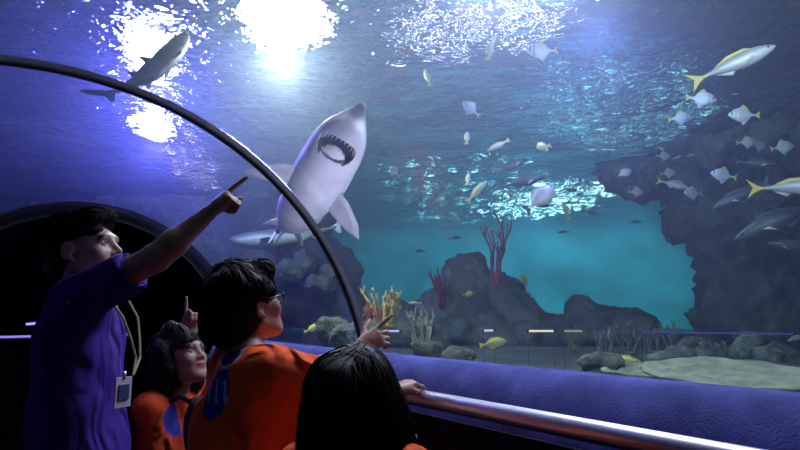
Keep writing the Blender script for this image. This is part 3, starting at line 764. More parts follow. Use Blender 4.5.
# ------------------------------------------------------------ sharks
M_shark = pbr('shark_skin', (1,1,1), .55, attr=True, noise_amt=.12, nscale=7, bump=.12, bscale=60)
M_tooth = pbr('tooth', (.85,.85,.78), .3)
M_gum = pbr('mouth_lining', (.10,.05,.07), .6)
def make_shark(origin, f, belly, sc, label, bend=(0, 0), mouth=True, h=.016, back=(.16,.18,.24), pale=(.80,.79,.90)):
    f = Vector(f).normalized(); b = Vector(belly); b = (b-f*b.dot(f)).normalized(); z = -b; y = z.cross(f)
    root = empty('shark', (0,0,0), label, 'shark')
    M = Matrix((f, y, z)).transposed().to_4x4(); M.translation = Vector(origin)
    root.matrix_world = M @ Matrix.Scale(sc, 4)
    def B_(v):
        x = v[0]; t = min(x-.15, 0)
        return (x+.25*(abs(bend[0])+abs(bend[1]))*t*t*.6, v[1]+bend[0]*t*t, v[2]+bend[1]*t*t)
    F_ = Field((-1.5,-.4,-.4), (1.4,.4,.4), h)
    F_.ell((1.15,0,.045), (.14,.050,.036), k=.05); F_.cap((1.08,0,.04), (.78,0,.01), .085, .165, k=.06)
    F_.ell((.90,0,-.02), (.25,.165,.105), k=.08)
    F_.ell((.45,0,-.02), (.62,.225,.215), k=.10); F_.ell((.05,0,0), (.7,.195,.20), k=.10)
    F_.cap((-.2,0,.02), (-.75,0,.05), .165, .085, k=.12); F_.cap((-.75,0,.05), (-1.2,0,.09), .082, .042, k=.05)
    if mouth:
        F_.ell((.925,0,-.115), (.115,.140,.085), k=.006, op='sub'); F_.ell((.74,0,-.100), (.200,.115,.066), k=.012)
    for sg in ((1,-1) if mouth else ()):
        for i in range(5): F_.ell((.56-.045*i, sg*.215, -.02), (.006,.03,.075), k=.008, op='sub')
    V, Fc = F_.surf()
    C = []
    for v in V:
        t = (v[2]+.045+.02*math.sin(v[0]*9))/.07; c = mix(pale, back, t)
        if mouth and abs(v[1]) < .145 and .76 < v[0] < 1.06 and v[2] < -.03:
            # lining of the open mouth
            e = ((v[0]-.74)/.200)**2+(v[1]/.115)**2; e2 = ((v[0]-.925)/.115)**2+(v[1]/.140)**2
            if e2 < 1.03 and (e > .97 or v[2] > -.09): c = (.03,.012,.02)
        for i in range(5 if mouth else 0):
            if abs(v[0]-(.56-.045*i)) < .009 and abs(v[1]) > .15 and abs(v[2]+.02) < .075: c = mix(c, (.08,.07,.1), .7)
        C.append(c)
    mesh_obj('body', [B_(v) for v in V], Fc.tolist(), M_shark, root, True, C)
    def fin(name, pts, thick, T, both=False, colr=None):
        for sg in ((1,-1) if both else (1,)):
            m = MB(); m.plate(pts, thick, Matrix.Scale(sg, 4, (0,1,0)) @ T)
            vs = [B_(v) for v in m.v]; fs = m.f if sg > 0 else [q[::-1] for q in m.f]
            mesh_obj(name, vs, fs, M_shark, root, False, [colr or (back if name in ('dorsal_fin', 'tail_fin') else pale)]*len(vs))
    pec = [(0,.02),(.12,0),(.09,.16),(-.03,.33),(-.17,.41),(-.21,.28),(-.20,.08),(-.14,.0)]
    T = Matrix.Translation((.38,.14,-.10)) @ Matrix.Rotation(R(-108), 4, 'X')
    fin('pectoral_fin', pec, .035, T, True, mix(pale, back, .25))
    pel = [(0,0),(.08,0),(.0,.12),(-.10,.17),(-.14,.02)]
    fin('pelvic_fin', pel, .022, Matrix.Translation((-.38,.07,-.10)) @ Matrix.Rotation(R(-125), 4, 'X'), True)
    fin('dorsal_fin', [(.08,.0),(-.06,.20),(-.12,.24),(-.14,.06),(-.2,.0)], .03, Matrix.Translation((.0,0,.17)))
    fin('dorsal_fin', [(.06,.0),(-.05,.15),(-.10,.17),(-.11,.05),(-.16,.0)], .024, Matrix.Translation((-.5,0,.12)))
    fin('anal_fin', [(.06,.0),(-.05,-.14),(-.10,-.15),(-.10,-.04),(-.14,.0)], .024, Matrix.Translation((-.72,0,-.02)))
    fin('tail_fin', [(.12,.03),(-.05,.10),(-.30,.30),(-.42,.34),(-.36,.20),(-.22,.06),(-.14,-.04),(-.20,-.16),(-.12,-.16),(-.02,-.06),(.10,-.02)], .022, Matrix.Translation((-1.18,0,.09)), colr=mix(pale, back, .5))
    for sg in (1,-1):
        m = MB(); m.ball(B_((.955, sg*.118, .035)), (.016,.010,.014)); m.build('eye', M_eyeb, root)
    if mouth:
        for i in range(11):
            a = R(-75+150*i/10)
            for (ra, rb, up_, ln) in ((.104,.128,-.085,.055), (.108,.094,-.098,-.034)):
                if up_ == -.098 and i % 2: continue
                cx = (.925 if ln > 0 else .825)+ra*math.cos(a)*(.96); cy = rb*math.sin(a)*1.02
                m = MB(); p0 = Vector((cx, cy, -.070 if ln > 0 else -.125)); m.tube([p0, p0+Vector((-.012*math.cos(a), 0, -ln))], [.0085, .0015], 6)
                m.build('tooth', M_tooth, root)
    return root
def vdir(px, py):
    v = Vector((0,0,EYE))-U(px, py, 1); return v.normalized()
def udir(px, py, dx, dy):
    v = vdir(px, py); u = U(px+dx, py+dy, 1)-U(px, py, 1); u = (u-v*u.dot(v)).normalized(); return u
v = vdir(335,160); u = udir(335,160,60,-100)
make_shark(U(307,199,4.2), v*.78+u*.62, v, .84, 'big grey shark with white belly and toothy open mouth swimming up beside the rib', bend=(-.05,.10), h=.011)
v = vdir(290,238); u = udir(290,238,-100,6)
make_shark(U(284,238,7.0), u*.97-v*.2, (0,-.35,-1), .52, 'distant shark with a pale belly gliding level behind the big shark tail', mouth=False, h=.03, bend=(.1,0), back=(.035,.045,.045), pale=(.26,.33,.29))
v = vdir(155,66); u = udir(155,66,60,-62)
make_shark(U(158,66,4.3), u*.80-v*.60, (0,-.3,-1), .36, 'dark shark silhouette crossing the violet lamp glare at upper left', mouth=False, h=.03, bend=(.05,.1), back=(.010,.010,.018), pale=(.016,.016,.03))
# ============================================================ people
def cloth(name):
    m = pbr(name, (1,1,1), .85, attr=True, noise_amt=.08, nscale=14, spec=.15)
    nt = m.node_tree; b = [n for n in nt.nodes if n.type == 'BSDF_PRINCIPLED'][0]; tc = nt.nodes.new('ShaderNodeTexCoord')
    mp = nt.nodes.new('ShaderNodeMapping'); mp.inputs['Scale'].default_value = (1,1,.55); mp.inputs['Rotation'].default_value = (.5,.7,0)
    nz = nt.nodes.new('ShaderNodeTexNoise'); nz.inputs['Scale'].default_value = 8; nz.inputs['Detail'].default_value = 1.2; nz.inputs['Distortion'].default_value = 1.4
    bp = nt.nodes.new('ShaderNodeBump'); bp.inputs['Strength'].default_value = .9; bp.inputs['Distance'].default_value = .06
    nt.links.new(tc.outputs['Object'], mp.inputs[0]); nt.links.new(mp.outputs[0], nz.inputs[0]); nt.links.new(nz.outputs[0], bp.inputs['Height']); nt.links.new(bp.outputs[0], b.inputs['Normal'])
    return m
M_shirt = cloth('shirt_cloth'); M_trou = pbr('trouser_cloth', (.02,.02,.035), .85, bump=.3, bscale=30)
M_skin = pbr('skin', (1,1,1), .5, attr=True, noise_amt=.06, nscale=60, spec=.4, sss=.12)
M_shoe = pbr('shoe_rubber', (.03,.03,.035), .6); M_sole = pbr('shoe_sole', (.35,.35,.35), .7)
def hair_mat():
    m = pbr('black_hair', (.014,.011,.012), .62, noise_amt=.5, nscale=50, spec=.28, bump=.3, bscale=55, stretch=(1,1,.15), bdist=.004); return m
M_hair = hair_mat(); M_eyew = pbr('eye_white', (.62,.60,.58), .25); M_iris = pbr('dark_iris', (.02,.012,.01), .1)
M_glass_frame = pbr('glasses_frame', (.01,.01,.012), .3); M_badge = pbr('badge_card', (.55,.6,.75), .4); M_strap = pbr('lanyard_strap', (.30,.28,.14), .7)
def frame(c, f, up=(0,0,1), roll=0):
    f = Vector(f).normalized(); up = Vector(up); r = f.cross(up).normalized(); u = r.cross(f).normalized()
    M = Matrix((r, f, u)).transposed().to_4x4(); M.translation = Vector(c)
    return M @ Matrix.Rotation(roll, 4, 'Y')
def add_head(F_, M, s, child=False):
    Rm = M.to_3x3()
    def E(c, r, k=.012, op='add', rot=None): F_.ell(M @ (Vector(c)*s), [q*s for q in r], Rm @ rot if rot else Rm, k*s, op)
    def Cp(a, b, r0, r1, k=.012, op='add'): F_.cap(M @ (Vector(a)*s), M @ (Vector(b)*s), r0*s, r1*s, k*s, op)
    E((0,-.018,.035), (.076,.096,.083)); E((0,.035,-.02), (.064,.062,.082), .03)
    E((0,.045,-.07), (.048,.045,.045), .03)
    for g in (1,-1):
        Cp((g*.056,.0,-.055), (g*.02,.072,-.098), .018, .016, .03)
        E((g*.040,.070,-.028), (.022,.018,.020), .02)
    E((0,.082,-.101), (.017,.015,.014), .02)
    Cp((-.034,.082,.022), (.034,.082,.022), .013, .013, .02)
    for g in (1,-1): E((g*.031,.100,.003), (.017,.014,.012), .014, 'sub')
    Cp((0,.088,.012), (0,.112 if not child else .106,-.024), .0075, .010, .012)
    for g in (1,-1): E((g*.012,.098,-.030), (.009,.010,.008), .008)
    E((0,.092,-.053), (.024,.012,.0065), .006); E((0,.089,-.066), (.021,.012,.0075), .006)
    Cp((-.023,.104,-.0595), (.023,.104,-.0595), .0022, .0022, .003, 'sub')
    for g in (1,-1):
        rot = Matrix.Rotation(g*.35, 3, 'Z') @ Matrix.Rotation(-.2, 3, 'X')
        E((g*.080,-.006,-.004), (.009,.019,.031), .008, 'add', rot); E((g*.088,.0,-.002), (.007,.009,.016), .006, 'sub', rot)
        Cp((g*.080,-.0,-.03), (g*.079,.003,-.033), .008, .007, .006)
def head_color(V, M, s, skin):
    Mi = np.array(M.inverted()); P = (V @ Mi[:3,:3].T+Mi[:3,3])/s
    C = np.tile(np.array(skin), (len(V), 1))
    x, y, z = P[:,0], P[:,1], P[:,2]
    lip = (np.abs(x) < .025) & (y > .086) & (np.abs(z+.0595) < .0135-.22*np.abs(x)); C[lip] = np.array(skin)*np.array((.85,.45,.45))
    bz = .030-.9*(np.abs(x)-.03)**2/.03
    br = (np.abs(x) > .013) & (np.abs(x) < .050) & (y > .055) & (np.abs(z-bz) < .0055) & (np.linalg.norm(P, axis=1) < .2); C[br] = (.02,.014,.012)
    return C
def add_eyes(root, M, s):
    for g in (1,-1):
        m = MB(); c = Vector((g*.031,.0785,.003)); m.ball((0,0,0), .0125*s, 20, 14)
        o = mesh_obj('eye', m.v, m.f, [M_eyew, M_iris]); o.matrix_world = M @ Matrix.Translation(c*s)
        gz = Vector((0,.93,.36)).normalized()
        for p in o.data.polygons:
            if Vector(p.center).normalized().dot(gz) > .84: p.material_index = 1
        child_world(o, root)
def add_hand(F_, wrist, f, n, s, curls, thumb=(.5,.5), side=1, spread=.06):
    """f: towards the fingers, n: back of the hand, side=+1: index finger lies towards f x n"""
    f = Vector(f).normalized(); n = Vector(n); n = (n-f*n.dot(f)).normalized(); sd = f.cross(n)*side; w = Vector(wrist)
    kn = []
    for i, off in enumerate((.030,.010,-.010,-.029)):
        k_ = w+(f*(.088-.004*abs(i-1.2)) + sd*off + n*.004*(1 if i in (1,2) else 0))*s; kn.append(k_)
        F_.cap(w+sd*off*.5*s+f*.012*s, k_, .0165*s, .0125*s, .012*s)
    F_.ell(w+(f*.05-n*.008)*s, (.018*s,)*3, None, .02*s)
    F_.cap(w+(f*.02+sd*.015-n*.006)*s, w+(f*.05+sd*.032-n*.012)*s, .017*s, .015*s, .015*s)
    if sum(c[0] for c in curls[1:]) > 3: F_.ell(w+(f*.072-n*.026)*s, (.024*s,)*3, None, .012*s)
    for i, (k_, ln) in enumerate(zip(kn, (1,1.1,1.02,.82))):
        c = curls[i]; d = (f+sd*spread*(1.5-i)).normalized(); p = k_
        ax = sd*side; ang = 0
        for j, (L_, r0, r1, cc) in enumerate(((.043,.0098,.0088,c[0]), (.027,.0088,.0080,c[1]), (.021,.0080,.0066,c[2]))):
            ang += cc
            dd = d*math.cos(ang)-n*math.sin(ang); q = p+dd*L_*ln*s
            F_.cap(p, q, r0*s, r1*s, .003*s); p = q
    t0 = w+(f*.028+sd*.028-n*.010)*s; a, b = thumb
    d1 = (f*math.cos(a)+sd*math.sin(a)-n*.25).normalized(); t1 = t0+d1*.042*s; F_.cap(t0, t1, .0135*s, .0108*s, .008*s)
    d2 = (f*math.cos(a-b)+sd*math.sin(a-b)-n*.35).normalized(); t2 = t1+d2*.030*s; F_.cap(t1, t2, .0108*s, .0095*s, .003*s)
    F_.cap(t2, t2+d2*.022*s, .0095*s, .0078*s, .003*s)
STRAIGHT = (.05,.05,.03); FIST = (1.35,1.5,1.0); HALF = (.7,.9,.6); SOFT = (.3,.4,.25)
def hair_strands(base, n, L_, dirf, mat, parent, seed, r=.0016, lift=.003, selz=None, tipout=.004, steps=9, clump=.0):
    me = base.data; vs = [v.co.copy() for v in me.vertices]; pol = [tuple(p.vertices) for p in me.polygons]
    bt = BVHTree.FromPolygons(vs, pol); rd = random.Random(seed); ns = [v.normal.copy() for v in me.vertices]
    m = MB(); idx = [i for i in range(len(vs)) if selz is None or selz(vs[i])]
    for _ in range(n):
        i = rd.choice(idx); p = vs[i].copy(); pts = [p+ns[i]*lift*.3]; st = L_*rd.uniform(.6,1.2)/steps
        wob = Vector((rd.uniform(-1,1), rd.uniform(-1,1), rd.uniform(-1,1)))*.22
        for k_ in range(steps):
            loc, nn, _i, _d = bt.find_nearest(p)
            d = dirf(p)+wob; d = (d-nn*d.dot(nn)*.9).normalized(); q = p+d*st
            loc, nn, _i, _d = bt.find_nearest(q)
            if (q-loc).length < .02: q = loc+nn*.0005
            p = q; pts.append(p+nn*(lift+tipout*(k_/steps)**2*rd.uniform(.2,1.6)))
        m.tube(pts, [r*(1-.85*(k_/steps)**2) for k_ in range(steps+1)], 3, False)
    return m.build('hair_strands', mat, parent)
def legs(root, hip, fdir, gap, top, foot, s):
    """trousers and shoes down to the floor"""
    f = Vector((fdir[0], fdir[1], 0)).normalized(); r = Vector((f.y, -f.x, 0)); hip = Vector(hip)
    F_ = Field((hip.x-.32, hip.y-.32, .03), (hip.x+.32, hip.y+.32, top+.08), .012)
    F_.ell((hip.x, hip.y, top-.09), (.115*s,.12*s,.10*s), None, .04)
    for g in (1,-1):
        k0 = hip+r*g*.085*s; k1 = hip+r*g*gap; k0.z = top-.08*s; k1.z = .09
        kn = (k0+k1)/2+f*.03; kn.z = (top)*.52
        F_.cap(k0, kn, .088*s, .068*s, .05); F_.cap(kn, k1, .068*s, .055*s, .04)
    tr = F_.build('trousers', M_trou, root)
    for g in (1,-1):
        a = hip+r*g*gap; a.z = 0; S_ = Field((a.x-.25, a.y-.25, 0.0), (a.x+.25, a.y+.25, .2), .009)
        S_.cap((a.x,a.y,.075), (a.x,a.y,.10), .05*s, .045*s); S_.cap((a.x-f.x*.03,a.y-f.y*.03,.045), (a.x+f.x*.14*s,a.y+f.y*.14*s,.038), .042*s, .036*s, .03)
        sh = S_.build('shoe', M_shoe, root)
def finish(root, fld, M, s, skin, zcut=None):
    V, Fc = fld.surf()
    b = fld.build('body', M_skin, root, lambda V: head_color(V, M, s, skin)); return b

# ---------------------------------------------------------------- the man
def man():
    root = empty('person', (U(84,300,2.0).x, 2.0, 0), 'man in a purple t-shirt with black hair pointing up at the shark', 'person')
    hc = U(85,251,2.0); M = frame(hc, (1,-.10,.20)); s = 1.06
    rs, ls = U(78,299,1.84), U(88,304,2.20)
    el, wr = U(156,258,1.80), U(207,215,1.84)
    nb = U(80,290,2.03)
    H = Field((min(hc.x,rs.x)-.30, 1.55, .74), (wr.x+.20, 2.45, 1.74), .0045)
    add_head(H, M, s)
    H.cap(nb, M @ Vector((0,-.02,-.07)), .058, .054, .03)
    ch = U(80,345,2.02); H.ell(ch, (.08,.12,.14), None, .05); H.cap(rs, ls, .042, .042, .03); H.cap(ch, (ch.x, ch.y, .8), .07, .07, .05)
    H.cap(rs, el, .050, .041, .03); H.cap(el, el.lerp(wr, .35), .041, .040, .02); H.cap(el.lerp(wr, .3), wr, .040, .0245, .02)
    fd = (U(243,181,1.86)-U(226,198,1.86))
    add_hand(H, wr, fd*.7+(wr-el)*.3, (-.45,-.55,.72), 1.0, (STRAIGHT, FIST, FIST, (1.4,1.4,1.0)), (.25,.75), -1)
    # relaxed far arm
    el2, wr2 = Vector((ls.x+.02, ls.y+.10, 1.02)), Vector((ls.x+.10, ls.y+.06, .85))
    H.cap(ls, el2, .05, .04, .02); H.cap(el2, wr2, .038, .026, .02)
    finish(root, H, M, s, (.42,.27,.20))
    b = child_world
    add_eyes(root, M, s)
    # t-shirt
    T = Field((rs.x-.32, 1.55, .62), (U(127,280,1.85).x+.06, 2.5, 1.50), .008)
    c1, c2, c3 = U(82,338,2.03), U(81,400,2.03), U(80,470,2.03)
    T.ell(c1, (.128,.205,.16), None, .05); T.cap(U(82,306,1.93), U(88,306,2.16), 0.080, .080, .05)
    T.ell(c2, (.128,.19,.22), None, .06); T.ell((c3.x, c3.y, .80), (.135,.185,.17), None, .06)
    T.cap(rs+Vector((-.015,.02,-.005)), rs.lerp(el, .60), .072, .058, .05); T.cap(ls, Vector((ls.x+.01, ls.y+.06, 1.12)), .068, .07, .05)
    T.wobble(.009, 20, 3, (1,1,2.2))
    e1 = rs.lerp(el, .60); dd = (el-rs).normalized()
    T.cap(e1+dd*.075, e1+dd*.12, .07, .07, .004, 'sub'); T.cap(nb+Vector((.01,0,.03)), M @ Vector((0,-.01,-.07)), .060, .075, .008, 'sub')
    pc = U(113,345,1.93)
    def colf(V):
        C = np.tile(np.array((.055,.022,.25)), (len(V), 1))
        q = (np.abs(V[:,2]-pc.z) < .055) & (V[:,0] > pc.x+.0) & (np.abs(V[:,1]-2.03) < .085); C[q] = (.60,.10,.03)
        q2 = q & (np.abs(V[:,2]-pc.z) < .022) & (np.abs(V[:,1]-2.03) < .06); C[q2] = (.12,.10,.5)
        return C
    T.build('t_shirt', M_shirt, root, colf)
    # hair
    Hh = Field(M.translation-Vector((.2,.2,.2)), M.translation+Vector((.2,.2,.22)), .005); Rm = M.to_3x3()
    def E(c, r, k=.02, op='add'): Hh.ell(M @ (Vector(c)*s), [q*s for q in r], Rm, k*s, op)
    E((0,-.026,.045), (.088,.104,.092)); E((0,-.055,-.01), (.083,.075,.085)); E((0,.055,.098), (.062,.045,.026), .03)
    E((0,.112,-.025), (.092,.068,.088), .012, 'sub'); E((0,-.02,-.105), (.10,.085,.055), .02, 'sub')
    for g in (1,-1): E((g*.085,.0,-.018), (.022,.026,.036), .008, 'sub')
    Hh.wobble(.006, 75, 5); hb = Hh.build('hair', M_hair, root)
    cen = M.translation
    hair_strands(hb, 620, .065, lambda p: (M.to_3x3() @ Vector((0,1.0,.35 if (p-cen).z > 0 else -.9))), M_hair, root, 1, .002, .002, lambda p: (p-cen).z > -.02, .007)
    # lanyard and badge
    m = MB(); top = U(104,300,1.90)
    for dy in (-.05,.06):
        m.tube([Vector((U(105,296,1.93).x, nb.y+dy*1.2, U(105,300,1.93).z)), Vector((U(116,318,1.93).x, nb.y+dy, U(116,318,1.93).z)), Vector((U(121,340,1.93).x, nb.y+dy*.6, U(116,340,1.93).z)), Vector((U(124,360,1.93).x, nb.y+dy*.3, U(116,360,1.93).z)), Vector((U(124.5,376,1.92).x, nb.y-.05, U(124,377,1.92).z))], .0045, 6)
    ln = m.build('lanyard', M_strap, root, False); b(ln, root)
    bp = U(123,392,1.90); bd = MB(); bd.box(bp, (.028,.075,.115), Matrix.Rotation(R(-58), 3, 'Z')); 
    bo = MB(); A_ = Matrix.Rotation(R(-28), 3, 'Z'); bo.box(bp, (.005,.056,.090), A_); o1 = bo.build('badge', M_badge, root, False)
    bo = MB(); bo.box(bp+A_ @ Vector((.004,0,.0)), (.003,.036,.045), A_); o2 = bo.build('photo', pbr('badge_photo', (.06,.07,.2), .4), root, False)
    bo = MB(); bo.tube([bp+Vector((0,0,.04)), bp+Vector((0,0,.062))], .006, 6); bo.build('badge_clip', M_steel, root)
    legs(root, (c3.x, c3.y, 0), (1,0), .10, .86, 0, 1.0)
    return root
ORANGE = (.90,.125,.028)
# ---------------------------------------------------------------- the boy with glasses
def boy():
    hc = U(247,306,1.76); root = empty('person', (U(250,340,1.72).x, 1.70, 0), 'boy with glasses in an orange t-shirt reaching towards the glass', 'person')
    M = frame(hc, (.70,.66,.30)); s = .93; f = Vector((.68,.73,0)).normalized(); r = Vector((f.y,-f.x,0))
    nb = U(247,352,1.72); rs = nb+r*.135+Vector((0,0,-.045)); ls = nb-r*.100+Vector((.01,.0,-.045))
    el2, wr2 = U(298,374,2.02), U(360,347,2.10)
    el, wr = U(340,394,1.72), U(306,436,1.84)
    H = Field((nb.x-.26, 1.40, .62), (U(398,320,2.15).x+.05, 2.32, hc.z+.15), .0045)
    add_head(H, M, s, True); H.cap(nb, M @ Vector((0,-.02,-.07)), .046, .045, .03)
    H.cap(rs, ls, .04, .04, .03); H.ell(nb+Vector((0,0,-.16)), (.10,.10,.16), None, .05); H.cap(nb+Vector((0,0,-.2)), (nb.x,nb.y,.66), .09, .09, .04)
    H.cap(rs, el, .042, .033, .02); H.cap(el, wr, .033, .022, .02)
    H.cap(ls, el2, .042, .034, .02); H.cap(el2, wr2, .034, .022, .02)
    add_hand(H, wr2, (.80,.18,.42), (-.15,-.92,.30), .90, (((-.12,.05,.03)), HALF, (.8,1.0,.6), (.8,1.0,.6)), (1.0,.35), 1 if False else HS, .16)
    add_hand(H, wr, (.5,.8,.2), (0,0,1), .85, (SOFT,)*4, (.5,.3), 1)
    finish(root, H, M, s, (.46,.29,.22)); add_eyes(root, M, s)
    T = Field((nb.x-.32, 1.36, .52), (U(330,370,1.8).x+.10, 2.1, nb.z+.06), .006)
    T.cap(rs-r*.03, ls+r*.03, .066, .066, .04); Rz = Matrix((r, f, Vector((0,0,1)))).transposed()
    T.ell(nb+Vector((.012,-.01,-.17)), (.150,.115,.16), Rz, .05); T.ell(nb+Vector((-.01,-.02,-.36)), (.160,.130,.20), Rz, .06); T.ell(nb+Vector((-.02,-.02,-.50)), (.175,.14,.12), Rz, .05)
    e1 = rs.lerp(el, .66); T.cap(rs, e1, .062, .072, .04); e2 = ls.lerp(el2, .55); T.cap(ls, e2, .060, .062, .04)
    T.wobble(.015, 22, 9, (1,1,1.2))
    dd = (el-rs).normalized(); T.cap(e1+dd*.085, e1+dd*.14, .068, .068, .004, 'sub')
    T.cap(nb+Vector((0,0,.03)), M @ Vector((0,-.01,-.08)), .052, .07, .006, 'sub')
    pc = U(219,394,1.62)
    def colf(V):
        C = np.tile(np.array(ORANGE), (len(V), 1))
        L_ = V-np.array(pc); u = L_ @ np.array(r); z = L_[:,2]; back = (V-np.array(nb)) @ np.array(f) < -.02
        patch = back & ((u/.042)**2+((z-.0)/.062)**2 < 1); C[patch] = (.04,.05,.34)
        st = patch & (np.abs(np.sin(u*95+z*38)) < .33) & (np.abs(z-.008) < .032); C[st] = (.55,.50,.95)
        u = u+.012; zz = z-.092; ring = np.abs(np.sqrt((u/.036)**2+(zz/.026)**2)-1) < .16; C[back & ring] = (.80,.45,.45)
        C[back & (np.sqrt((u/.036)**2+(zz/.026)**2) < .84)] = (.05,.03,.22)
        return C
    T.build('t_shirt', M_shirt, root, colf)
    Hh = Field(hc-Vector((.19,.19,.2)), hc+Vector((.19,.19,.19)), .005); Rm = M.to_3x3()
    def E(c, q, k=.02, op='add'): Hh.ell(M @ (Vector(c)*s), [a*s for a in q], Rm, k*s, op)
    E((0,-.026,.050), (.100,.118,.098)); E((0,-.060,-.015), (.098,.088,.095)); E((0,.058,.092), (.07,.05,.036), .03)
    E((0,.118,-.03), (.10,.066,.092), .012, 'sub'); E((0,-.01,-.125), (.12,.09,.045), .02, 'sub')
    for g in (1,-1): E((g*.092,.010,-.018), (.030,.030,.042), .008, 'sub')
    Hh.wobble(.005, 60, 6); hb = Hh.build('hair', M_hair, root)
    cen = M @ Vector((0,-.05,.14))
    hair_strands(hb, 800, .06, lambda p: ((p-cen).normalized()*.8+Vector((0,0,-.5))), M_hair, root, 2, .0018, .0015, None, .005)
    # glasses
    g_ = MB()
    for g in (1,-1):
        pts = [M @ (Vector((g*.033+.023*math.cos(a), .105-.10*abs(g*.033+.023*math.cos(a))**1.3, .002+.017*math.sin(a)))*s) for a in [2*math.pi*i/20 for i in range(21)]]
        g_.tube(pts, .0024, 6); g_.tube([M @ (Vector((g*.056,.097,.008))*s), M @ (Vector((g*.074,.07,.010))*s), M @ (Vector((g*.082,.0,.012))*s), M @ (Vector((g*.084,-.022,-.004))*s)], .0026, 6)
    g_.tube([M @ (Vector((-.010,.104,.006))*s), M @ (Vector((.010,.104,.006))*s)], .0022, 6)
    g_.build('glasses', M_glass_frame, root)
    legs(root, (nb.x-.02, nb.y-.02, 0), (f.x,f.y), .09, .66, 0, .85)
HS = -1
# ---------------------------------------------------------------- the small child in front
def front_child():
    hc = U(357,405,1.36); root = empty('person', (hc.x, hc.y, 0), 'child with long black hair seen from behind holding the rail', 'person')
    M = frame(hc, (.30,.95,.10)); s = .92; f = Vector((.30,.95,0)).normalized(); r = Vector((f.y,-f.x,0))
    nb = hc+Vector((0,-.01,-.115)); rs = nb+r*.122+Vector((0,0,-.024)); ls = nb-r*.125+Vector((0,0,-.035))
    wr = U(394,391,1.93); el = Vector((rs.x+.02, rs.y+.23, rs.z-.09))
    H = Field((nb.x-.24, 1.14, .52), (U(424,380,1.93).x+.08, 2.16, hc.z+.14), .0045)
    add_head(H, M, s, True); H.cap(nb, M @ Vector((0,-.02,-.07)), .042, .042, .03); H.cap(rs, ls, .036, .036, .03); H.ell(nb+Vector((0,0,-.15)), (.09,.09,.15), None, .04)
    H.cap(nb+Vector((0,0,-.15)), (nb.x,nb.y,.56), .08, .08, .04)
    H.cap(rs, el, .038, .030, .02); H.cap(el, wr, .030, .020, .02)
    add_hand(H, wr, (.62,.62,.22), (-.25,-.25,.9), .84, ((.55,.75,.6), (.6,.8,.6), (.65,.8,.6), (.7,.8,.6)), (.35,.6), 1)
    el2, wr2 = Vector((ls.x-.02, ls.y+.06, ls.z-.19)), Vector((ls.x+.02, ls.y+.20, ls.z-.22)); H.cap(ls, el2, .038, .030, .02); H.cap(el2, wr2, .030, .02, .02)
    finish(root, H, M, s, (.50,.32,.24)); add_eyes(root, M, s)
    T = Field((nb.x-.28, 1.12, .42), (nb.x+.30, 1.75, nb.z+.06), .0085); Rz = Matrix((r, f, Vector((0,0,1)))).transposed()
    T.cap(rs, ls, .056, .056, .04); T.ell(nb+Vector((0,0,-.16)), (.15,.11,.16), Rz, .05); T.ell(nb+Vector((0,0,-.34)), (.155,.12,.18), Rz, .05)
    T.cap(rs, rs.lerp(el, .6), .056, .056, .04); T.cap(ls, ls.lerp(el2, .6), .056, .056, .04); T.wobble(.008, 18, 4)
    T.cap(nb+Vector((0,0,.03)), hc, .05, .06, .006, 'sub')
    T.build('t_shirt', M_shirt, root, lambda V: np.tile(np.array(ORANGE), (len(V), 1)))
    Hh = Field(hc-Vector((.2,.24,.42)), hc+Vector((.2,.2,.18)), .006); Rm = M.to_3x3()
    def E(c, q, k=.03, op='add'): Hh.ell(M @ (Vector(c)*s), [a*s for a in q], Rm, k*s, op)
    E((0,-.024,.045), (.104,.120,.100)); E((0,-.055,-.04), (.112,.090,.12)); E((0,-.065,-.16), (.118,.070,.15), .05); E((.0,-.06,-.26), (.115,.055,.13), .05)
    E((.09,.0,-.10), (.035,.06,.14), .04); E((-.09,.0,-.10), (.035,.06,.14), .04)
    E((0,.125,-.04), (.085,.07,.11), .012, 'sub')
    Hh.wobble(.006, 42, 8, (1,1,5)); hb = Hh.build('hair', M_hair, root)
    cen = M @ Vector((0,-.03,.12))
    hair_strands(hb, 1000, .16, lambda p: (Vector(((p-cen).x*3, (p-cen).y*3, -.35-max(0, (cen.z-p.z))*14))), M_hair, root, 3, .0016, .002, lambda p: p.z > hc.z-.24, .008, 12)
    cl = MB(); cp_ = M @ Vector((.070,-.02,-.16)); cl.ball(U(415,437,1.40), .006); cl.build('hair_bead', pbr('bead', (.6,.6,.7), .2), root)
    legs(root, (nb.x, nb.y, 0), (f.x,f.y), .08, .56, 0, .78)
